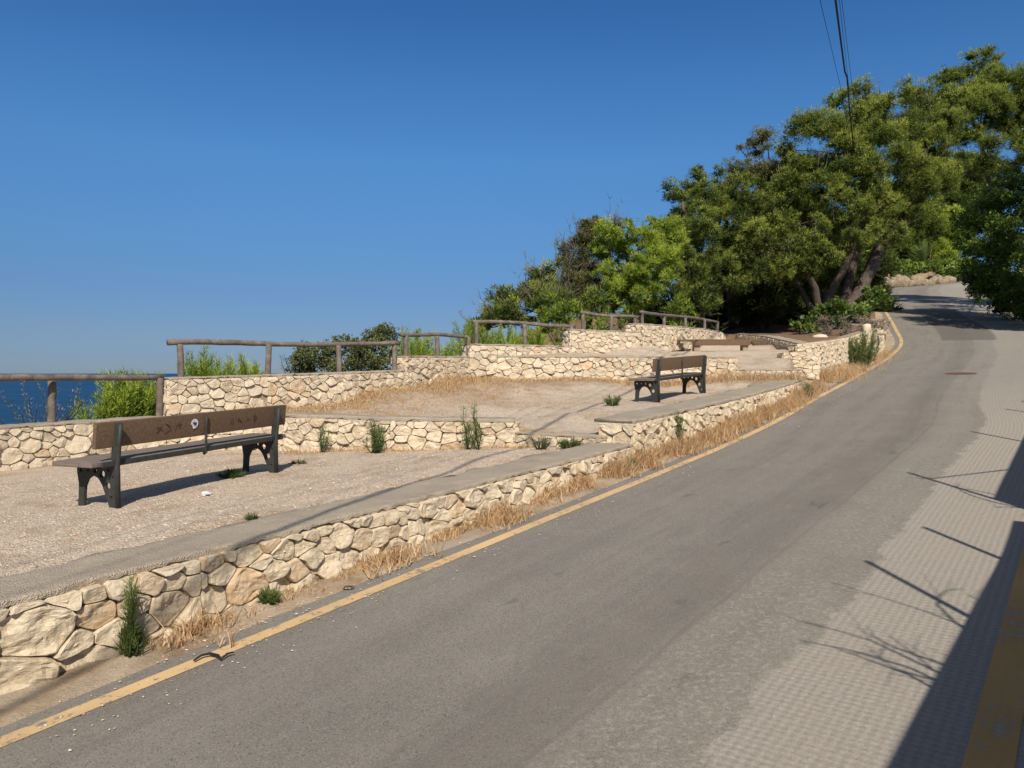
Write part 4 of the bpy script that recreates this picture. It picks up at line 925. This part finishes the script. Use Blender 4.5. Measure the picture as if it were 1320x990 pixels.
a_ = [P(1120, 366, 84), P(1150, 366, 86.5), P(1180, 363, 90.5), P(1215, 361, 95), P(1245, 360, 98.5), P(1310, 357, 104)]
sheet('roadside_bank', [(p.x, p.y) for p in a_]+[(72, 112), (60, 125), (36, 115), (34, 90)], zE, M['dirt'], 1.2, .25)
b = P(1180, 360, 92)
hd = shrub('hedge', 'bright green clipped hedge above the far boulder bank', b, [ms(1130+14*k, 350-.6*k, 90+k, 14, 11, 1.2) for k in range(9)], 'broad', None, 'hedge', dens=1.8, tsp=.4, k=7, length=.34, width=.22, leaf=True, lr=(.5, .8), tbase=.75, stems=8)
# palm beyond the hedge
b = P(1190, 352, 93); root = empty('palm', b, 0, 'fan of long grey-green palm fronds above the far hedge', 'palm')
C = []; D = []
mb = MB(); mb.tube([(0, 0, -.5), (0, 0, 1.1)], [.28, .2], 8); mb.build('trunk', M['bark'], root)
V = []
for k in range(34):
    an = random.uniform(0, 6.28); el = random.uniform(.3, 1.45); ln = random.uniform(2.2, 3.4); dr = Vector((math.cos(an)*math.cos(el), math.sin(an)*math.cos(el), math.sin(el)))
    pts = [Vector((0, 0, 1.1))+dr*ln*f-Vector((0, 0, 1))*(f*f*ln*.35*math.cos(el)) for f in np.linspace(0, 1, 15)]
    for i in range(2, 14):
        t = (pts[i+1]-pts[i]).normalized(); s = t.cross(Vector((0, 0, 1))).normalized(); 
        for sg in (-1, 1): V += [pts[i], pts[i]+t*.12, pts[i]+(s*sg*.7+t*.7+Vector((0, 0, -.15)))*.55*(1-.6*abs(i/14-.4))]
tri_obj('fronds', np.array([tuple(v) for v in V]), 3, M['weed'], root, np.full(len(V), .45))
mb = MB(); mb.tube([(.6, 0, 0), (.9, 0, 2.4), (1.05, 0, 2.9)], [.07, .05, .03], 6); mb.build('flower_stalk', M['dry'], root)

# weeds by the near walls --------------------------------------------
def wall_base(t, off=.06, d=4.97): q = TD(t, d-off); q.z = .08*t+.03; return q
b = wall_base(2.44, .14); feathery('tall_weed', 'tall dark green weed climbing the nearest wall', b, .66, .04, 3, 'weed', None, 'weed', .25, .055, .008, 2.4, lean=(-.0, .03))
b = wall_base(2.48, .12); feathery('weed', 'short bushy green weed at the foot of the tall weed', b, .2, .10, 14, 'weed', None, 'weed', .3, .05, .007, 1.4)
b = wall_base(3.48, .12); feathery('weed', 'small green tuft at the wall foot right of the tall weed', b, .11, .09, 22, 'weed', None, 'weed', .42, .045, .007, 1.6)
for (px, py, Y, h, r, n, lb) in [(484, 578, 11.1, .48, .16, 18, 'bushy green weed against the middle of the retaining wall'), (604, 582, 11.05, .62, .06, 5, 'taller thin weed against the retaining wall beside another thin weed'),
        (617, 582, 11.0, .66, .05, 5, 'rightmost thin green weed against the retaining wall'), (414, 578, 11.5, .42, .09, 5, 'sparse weed left of the bushy weed on the retaining wall')]:
    b = P(px, py, Y); b.z = zA(b.x, b.y); feathery('weed', lb, b, h, r, n, 'weed', 'weeds against the retaining wall', 'weed', .4, .07, .009, .9)
for (px, py, Y, h, r, n, lb, tb, mt) in [(298, 622, 8.95, .10, .16, 40, 'low grey-green weed under the far end of the closest bench', .3, 'weed'), (790, 528, 14.0, .22, .16, 26, 'small bright green weed beside the coping near the middle bench', .6, 'weed'),
        (325, 672, 6.55, .05, .06, 18, 'tiny flat weed on the gravel by the near coping', .1, 'weed'), (385, 600, 10.2, .06, .1, 18, 'tiny grey weed on the gravel right of the closest bench', .2, 'weed')]:
    b = P(px, py, Y); b.z = (zBf if px == 790 else zA)(b.x, b.y)-.01; feathery('weed', lb, b, h, r, n, mt, None, 'weed', tb, .045, .008, 1.3)
b = TD(10.66, 4.85); b.z = .08*10.66+.02; feathery('tall_weed', 'single green stalk in the dry grass in front of the middle road wall', b, .62, .03, 2, 'weed', None, 'weed', .45, .05, .012, 2.2, lean=(-.12, .0))
b = TD(9.0, 4.78); b.z = .08*9.0+.03; feathery('weed', 'green tuft at the corner where the two road walls meet', b, .14, .08, 16, 'weed', None, 'weed', .4, .05, .009, 1.3)
b = TD(17.5, 5.02); b.z = .08*17.5+.03; feathery('weed', 'green weed in the dry grass near the end of the middle road wall', b, .45, .08, 8, 'weed', None, 'weed', .35, .06, .010, 1.1)
b = P(697, 590, 10.6); b.z = zA(b.x, b.y); feathery('dead_bush', 'brown dead weed at the foot of the low step', b, .2, .16, 26, 'drytw', None, 'weed', .5, .05, .006, .6)
b = P(735, 585, 10.5); b.z = zA(b.x, b.y); feathery('dead_bush', 'dark low weed beside the right end of the low step', b, .13, .2, 40, 'weed', None, 'weed', .12, .05, .008, 1)
# dry stalks seen against the sea
b = P(48, 560, 12.0); feathery('dry_stalks', 'thin dry stalks standing against the sea below the lowest fence', b, .95, .75, 16, 'dry', None, 'weed', .5, .05, .006, .25)

# dry grass (stuff) ---------------------------------------------------
def grass(name, pts, hts, mat='dry', width=.006, lean=.55, clump=1):
    pts = np.array(pts); n = len(pts); h = np.array(hts)[:, None]*rng.uniform(.5, 1.15, (n, 1)); an = rng.uniform(0, 6.28, n)
    s = np.stack([np.cos(an), np.sin(an), np.zeros(n)], 1)*width; ld = rng.normal(size=(n, 3))*lean; ld[:, 2] = 0
    mid = pts+ld*h*.35+np.array([0, 0, 1])*h*.6; tip = pts+ld*h+np.array([0, 0, 1])*h
    V = np.stack([pts-s, pts+s, mid+s*.8, mid-s*.8, mid-s*.8, mid+s*.8, tip+s*.15, tip-s*.15], 1).reshape(-1, 3)
    tint = np.repeat(rng.normal(.5, .22, n), 8)
    o = tri_obj(name, V, 4, M[mat], None, tint); o['kind'] = 'stuff'; return o
def clumps(n, fn, per=(8, 22), sp=.05):
    pts = []; hs_ = []
    for _ in range(n):
        x, y, z, h = fn(); k = random.randint(*per); hh = h*random.uniform(.5, 1.2)
        for __ in range(k): pts.append((x+random.gauss(0, sp), y+random.gauss(0, sp), z-.01)); hs_.append(hh*random.uniform(.35, 1.15))
    return pts, hs_
def fn_w2():
    while True:
        t = random.uniform(8.4, 20.2)
        if nz(t*1.9, 21) > -.18+.2*(t < 10) or random.random() < .25: break
    d = 4.97+.55*max(0, (t-12)/7)**1.6-abs(random.gauss(0, .14))-.02; q = TD(t, d); return q.x, q.y, .08*t+.03, .33*(.75+.9*nz(t*1.3, 3))
a, h_ = clumps(1350, fn_w2, (4, 22), .055)
def fn_w1():
    while True:
        t = random.uniform(2.6, 9.2)
        if nz(t*1.3, 11) > -.05 or random.random() < .12: break
    q = TD(t, 4.97-abs(random.gauss(0, .09))-.02); f = min(1, max(.3, (t-3)/5)); return q.x, q.y, .08*t+.03, .20*f
a2, h2 = clumps(360, fn_w1, (5, 16), .04)
def fn_w3():
    f = random.uniform(0, 4-1e-6); k = int(f); f -= k; p, q = g3[k], g3[k+1]; nm = rail_norm(p, q, 1); o_ = abs(random.gauss(0, .35))+.03
    x = p[0]+(q[0]-p[0])*f+nm.x*o_; y = p[1]+(q[1]-p[1])*f+nm.y*o_; z = p[3]+(q[3]-p[3])*f+.05; return x, y, z, .42*(1-.5*(k+f)/4)
a3, h3 = clumps(900, fn_w3, (5, 14), .08)
def fn_g():
    t = random.choice((2.95, 4.5, 4.7, 6.1, 6.3, 6.2))+random.gauss(0, .14); d = 4.90-abs(random.gauss(0, .13)); q = TD(t, d); return q.x, q.y, .08*t+.03, .17
a6, h6 = clumps(110, fn_g, (6, 18), .05)
grass('dry_grass', a+a2+a3+a6, h_+h2+h3+h6, width=.0045)
tag(bpy.data.objects['dry_grass'], 'straw-coloured dry grass along the foot of the road walls', 'grass')
def fn_b():
    f = random.random(); p = Vector((-5.0, 12.75)).lerp(Vector((-1.0, 17.9)), f**.7); o_ = abs(random.gauss(0, .7))
    x, y = p.x+o_*.7, p.y-o_*.7
    if y > 18.4: y = 18.4
    if y < 12.3: y = 12.3+random.random()*.4
    return x, y, zBf(x, y), .17*math.exp(-o_*.8)+.03+(.16 if random.random() < .12 and f > .6 else 0)
a, h_ = clumps(1000, fn_b, (3, 10), .07)
def fn_c():
    x = random.uniform(-1, 6.8); y = 18.4-abs(random.gauss(0, .3)); return x, y, zBf(x, y), .13 if x < 3.5 else .24
a2, h2 = clumps(700, fn_c, (5, 14), .06)
def fn_d():
    x = random.uniform(-3.6, 1.2); y = 11.45+max(0, -x-1.8)*.28-abs(random.gauss(0, .16))-.04
    return x, y, zA(x, y), .08
a3, h3 = clumps(230, fn_d, (4, 12), .05)
def fn_e():
    f = random.random(); p = Vector((-4.9, 12.8)).lerp(Vector((-.9, 18)), f); o_ = abs(random.gauss(0, 2.0)); x, y = p.x+o_*.79, min(18.4, max(12.2, p.y-o_*.61+random.uniform(-1, 1))); return x, y, zBf(x, y), .045
def fn_f():
    t = random.uniform(1.5, 9); d = 5.62+abs(random.gauss(0, .12)); q = TD(t, d); return q.x, q.y, zA(q.x, q.y), .03
a5, h5 = clumps(160, fn_f, (2, 8), .06)
a4, h4 = clumps(2200, fn_e, (3, 9), .10)
grass('dry_grass', a+a2+a3+a4+a5, h_+h2+h3+h4+h5, width=.005)
gd = [o for o in bpy.data.objects if o.name.startswith('dry_grass')][-1]; tag(gd, 'sparse orange-brown dry grass on the middle terrace and along its walls', 'grass')
# pebbles on the gravel (stuff)
def pebbles(name, label, n, sampler):
    base = np.array([(1, 0, 0), (-1, 0, 0), (0, 1, 0), (0, -1, 0), (0, 0, 1), (0, 0, -1)], float); fc = np.array([(0, 2, 4), (2, 1, 4), (1, 3, 4), (3, 0, 4), (2, 0, 5), (1, 2, 5), (3, 1, 5), (0, 3, 5)])
    V = np.zeros((n, 6, 3))
    for i in range(n):
        x, y, z = sampler(); s = random.uniform(.003, .009)*(1 if random.random() < .97 else 1.9)
        V[i] = base*np.array([s*random.uniform(.8, 1.4), s*random.uniform(.8, 1.4), s*.65])*rng.uniform(.7, 1.2, (6, 1))+(x, y, z+s*.2)
    F = (fc[None]+np.arange(n)[:, None, None]*6).reshape(-1, 3)
    o = mesh_obj(name, V.reshape(-1, 3), [tuple(f) for f in F.tolist()], M['pebble'], smooth=False); return tag(o, label, 'pebbles', None, 'stuff')
def m_pebble():
    n = NT('pebble_stone'); rnd = n.n('ShaderNodeNewGeometry').outputs['Random Per Island']
    return n.fin(n.ramp(rnd, [(0, (.36, .275, .20)), (.4, (.56, .445, .34)), (.8, (.66, .54, .425)), (1, (.74, .64, .52))]), .9)
M['pebble'] = m_pebble()
def sA():
    while True:
        t = random.uniform(1, 9); d = 5.45+random.random()**1.4*5; q = TD(t, d)
        if inside((q.x, q.y), polyA): return q.x, q.y, zA(q.x, q.y)+.016*nz(q.x*2, q.y*2)
pebbles('loose_pebbles', 'loose pinkish gravel stones strewn over the lower terrace', 22000, sA)
def sV():
    t = random.uniform(1.5, 22); d = 4.62+random.random()*.3-(random.random() < .25)*random.random()*.7+max(0, (t-12)/7)**1.6*.5; q = TD(t, d); return q.x, q.y, .08*t+.008
pebbles('loose_pebbles', 'loose grit and pebbles along the verge beside the yellow line', 4200, sV)

# ------------------------------------------------------------------ small things
def cable(label, pts, r, sag=0):
    o = Vector(pts[0]); mb = MB(); q = []
    pts = [Vector(p) for p in pts]
    for i in range(len(pts)-1):
        for k in range(12): q.append(pts[i].lerp(pts[i+1], k/12))
    q.append(pts[-1]); ex = len(q)
    mb.tube([p-o for p in q], r, 6); ob = mb.build('overhead_cable', M['blackwire']); ob.location = o
    return tag(ob, label, 'cable', 'overhead cables above the road')
def line_pts(pA, pB, ext0=-8, n=1):
    a, b = Vector(pA), Vector(pB); d = b-a; return [a-d*((a.y-ext0)/d.y), a, b]
cable('leftmost thin overhead cable crossing the top of the sky', line_pts(P(1057, 0, 17.3), P(1083, 110, 25.5), -10)+[P(1103, 220, 36)], .0065)
cable('thick twisted overhead cable, heaviest of the group', line_pts(P(1077, 0, 16.8), P(1089, 92, 24.2), -10)+[P(1092, 100, 25), P(1095, 140, 29), P(1101, 195, 35)], .026)
cable('thin overhead cable just right of the thick twisted one', line_pts(P(1082, 0, 17.8), P(1094, 110, 26.5), -10)+[P(1106, 215, 36)], .006)
cable('rightmost thin overhead cable', line_pts(P(1085, 0, 18.4), P(1100, 125, 28.5), -10)+[P(1113, 230, 37)], .0065)
# crumpled paper
mb = MB()
bm = bmesh.new(); bmesh.ops.create_icosphere(bm, subdivisions=2, radius=.045)
for v in bm.verts: v.co = v.co*(1+random.uniform(-.35, .35)); v.co.z *= .45
me = bpy.data.meshes.new('crumpled_paper'); bm.to_mesh(me); bm.free(); me.materials.append(M['white'])
o = bpy.data.objects.new('crumpled_paper', me); q = P(266, 636, 7.85); q.z = zA(q.x, q.y)+.02; o.location = q; COL.objects.link(o); tag(o, 'crumpled white paper lying on the gravel under the closest bench', 'litter')
# rubber strip on the line
q = TD(2.73, 4.36); z = .08*2.73+.015
mb = MB(); mb.tube([(-.085, -.02, 0), (-.065, .015, .012), (-.03, .028, .016), (.02, .012, .012), (.045, -.012, 0), (.06, .02, .02), (.085, .035, .022)], [.006, .007, .008, .008, .006, .006, .004], 6)
o = mb.build('rubber_strip', M['rubber']); o.location = (q.x, q.y, z); o.scale = (1.25, 1.6, 1); tag(o, 'curled black rubber strip lying on the edge of the yellow line', 'litter')
# white scraps by the verge
mbs = [(10.6, 4.62, 'flattened white scrap on the verge next to the dry grass'), (4.05, 4.62, 'pale chip of stone on the verge left of the dry tufts')]
for t, d, lb in mbs:
    q = TD(t, d); o = rock('pale_chip', lb, (q.x, q.y, .08*t+.015), (.045, .03, .012), 'rock'); o['category'] = 'stone chip'
# manhole
q = P(1222, 484, 21.6); 
c = np.array([14.6/1., 0]); i = int(np.searchsorted(ARC, 24.6)); r0 = road_pt(i, 2.0)
root = empty('manhole_cover', (r0[0], r0[1], r0[2]), 0, 'rusty round manhole cover set in the asphalt', 'manhole cover')
zs = RD[i+2, 4]-RD[i-2, 4]; dd = CL[i+2]-CL[i-2]; sl_ = zs/np.linalg.norm(dd); dn = dd/np.linalg.norm(dd)
def disc(r0_, r1_, h, n=28):
    V = []; F = []
    for rr in (r0_, r1_):
        for k in range(n):
            an = 2*math.pi*k/n; x, y = rr*math.cos(an), rr*math.sin(an); V.append((x, y, (x*dn[0]+y*dn[1])*sl_+h))
    F = [(k, (k+1) % n, n+(k+1) % n, n+k) for k in range(n)]; 
    if r0_ < .02: pass
    return V, F
V, F = disc(.30, .40, .007); mesh_obj('rim', V, F, M['rust'], root, False)
V, F = disc(.001, .285, .009); mesh_obj('lid', V, F, M['rust'], root, False)

# boundary wall with fence on the right (throws the shadow over the road edge)
def twall(label, t0, t1, h, d0=-.9, th=.3, sl=0):
    root = empty('boundary_wall', TD(t0, d0, .08*t0), 0, label, 'wall', 'roadside boundary walls right of the camera'); V = []; o = root.location
    ts = np.linspace(t0, t1, max(2, int((t1-t0)/.5)))
    for t in ts:
        for d, z in ((d0, .08*t-.3), (d0, .08*t+h+max(0, 5.5-t)*sl), (d0-th, .08*t+h+max(0, 5.5-t)*sl), (d0-th, .08*t-.3)):
            q = TD(t, d, z); V.append(q-o)
    m = len(ts); F = [(4*i+k, 4*i+(k+1) % 4, 4*i+4+(k+1) % 4, 4*i+4+k) for i in range(m-1) for k in range(4)]+[(0, 1, 2, 3), tuple(4*(m-1)+k for k in range(4))[::-1]]
    mesh_obj('wall_body', V, F, M['plaster'], root, False)
    V = []
    for t in ts:
        for d, z in ((d0+.03, .08*t+h+.001), (d0+.03, .08*t+h+.06), (d0-th-.03, .08*t+h+.06), (d0-th-.03, .08*t+h+.001)): V.append(TD(t, d, z+max(0, 5.5-t)*sl+.012*nz(t*2, 5))-o)
    mesh_obj('coping', V, F, M['cap'], root, False); return root
twall('long plastered boundary wall close beside the camera, shading the road edge', -5, 6.75, 1.93, sl=.055)
twall('plastered boundary wall farther up on the right, after the narrow gap', 7.35, 19.5, 2.25)
def hfence(label, ts, hts, d0=-1.05):
    root = empty('wire_fence', TD(ts[0], d0, .08*ts[0]+1.8), 0, label, 'fence'); o = root.location
    for t, h in zip(ts, hts):
        mb = MB(); q = TD(t, d0, .08*t); mb.tube([q+Vector((0, 0, -.2))-o, q+Vector((0, 0, h))-o], .024, 8); mb.build('post', M['rust'], root)
    mb = MB()
    for (ta, ha, tb_, hb) in [(7.15, 3.5, 9.3, 2.25), (14.2, 2.2, 15.8, 3.0)]:
        mb = MB(); mb.tube([TD(ta, d0, .08*ta+ha)-o, TD(tb_, d0, .08*tb_+hb)-o], .016, 6); mb.build('brace', M['rust'], root)
    mb = MB()
    for k in range(7):
        t = random.uniform(2.5, 7.5); p0 = TD(t, d0, .08*t+1.85)-o
        for __ in range(4):
            e = p0+Vector((random.uniform(-.6, .6), random.uniform(-.8, .8), random.uniform(.3, 1.1))); path = limb_path(p0, e, .5, 6); mb.tube(path, [.014, .012, .011, .010, .008, .006, .004], 4)
            for j in (2, 4, 5): mb.tube([path[j], path[j]+Vector((random.uniform(-.25, .25), random.uniform(-.3, .3), random.uniform(-.1, .3)))], [.004, .002], 3)
    mb.build('dry_vine', M['twig'], root); return root
hfence('thin metal posts with dry vine rising above the right-hand boundary wall', [3.85, 5.3, 7.15, 11.0, 14.2, 16.5], [3.4, 3.1, 3.85, 3.5, 3.2, 3.0])
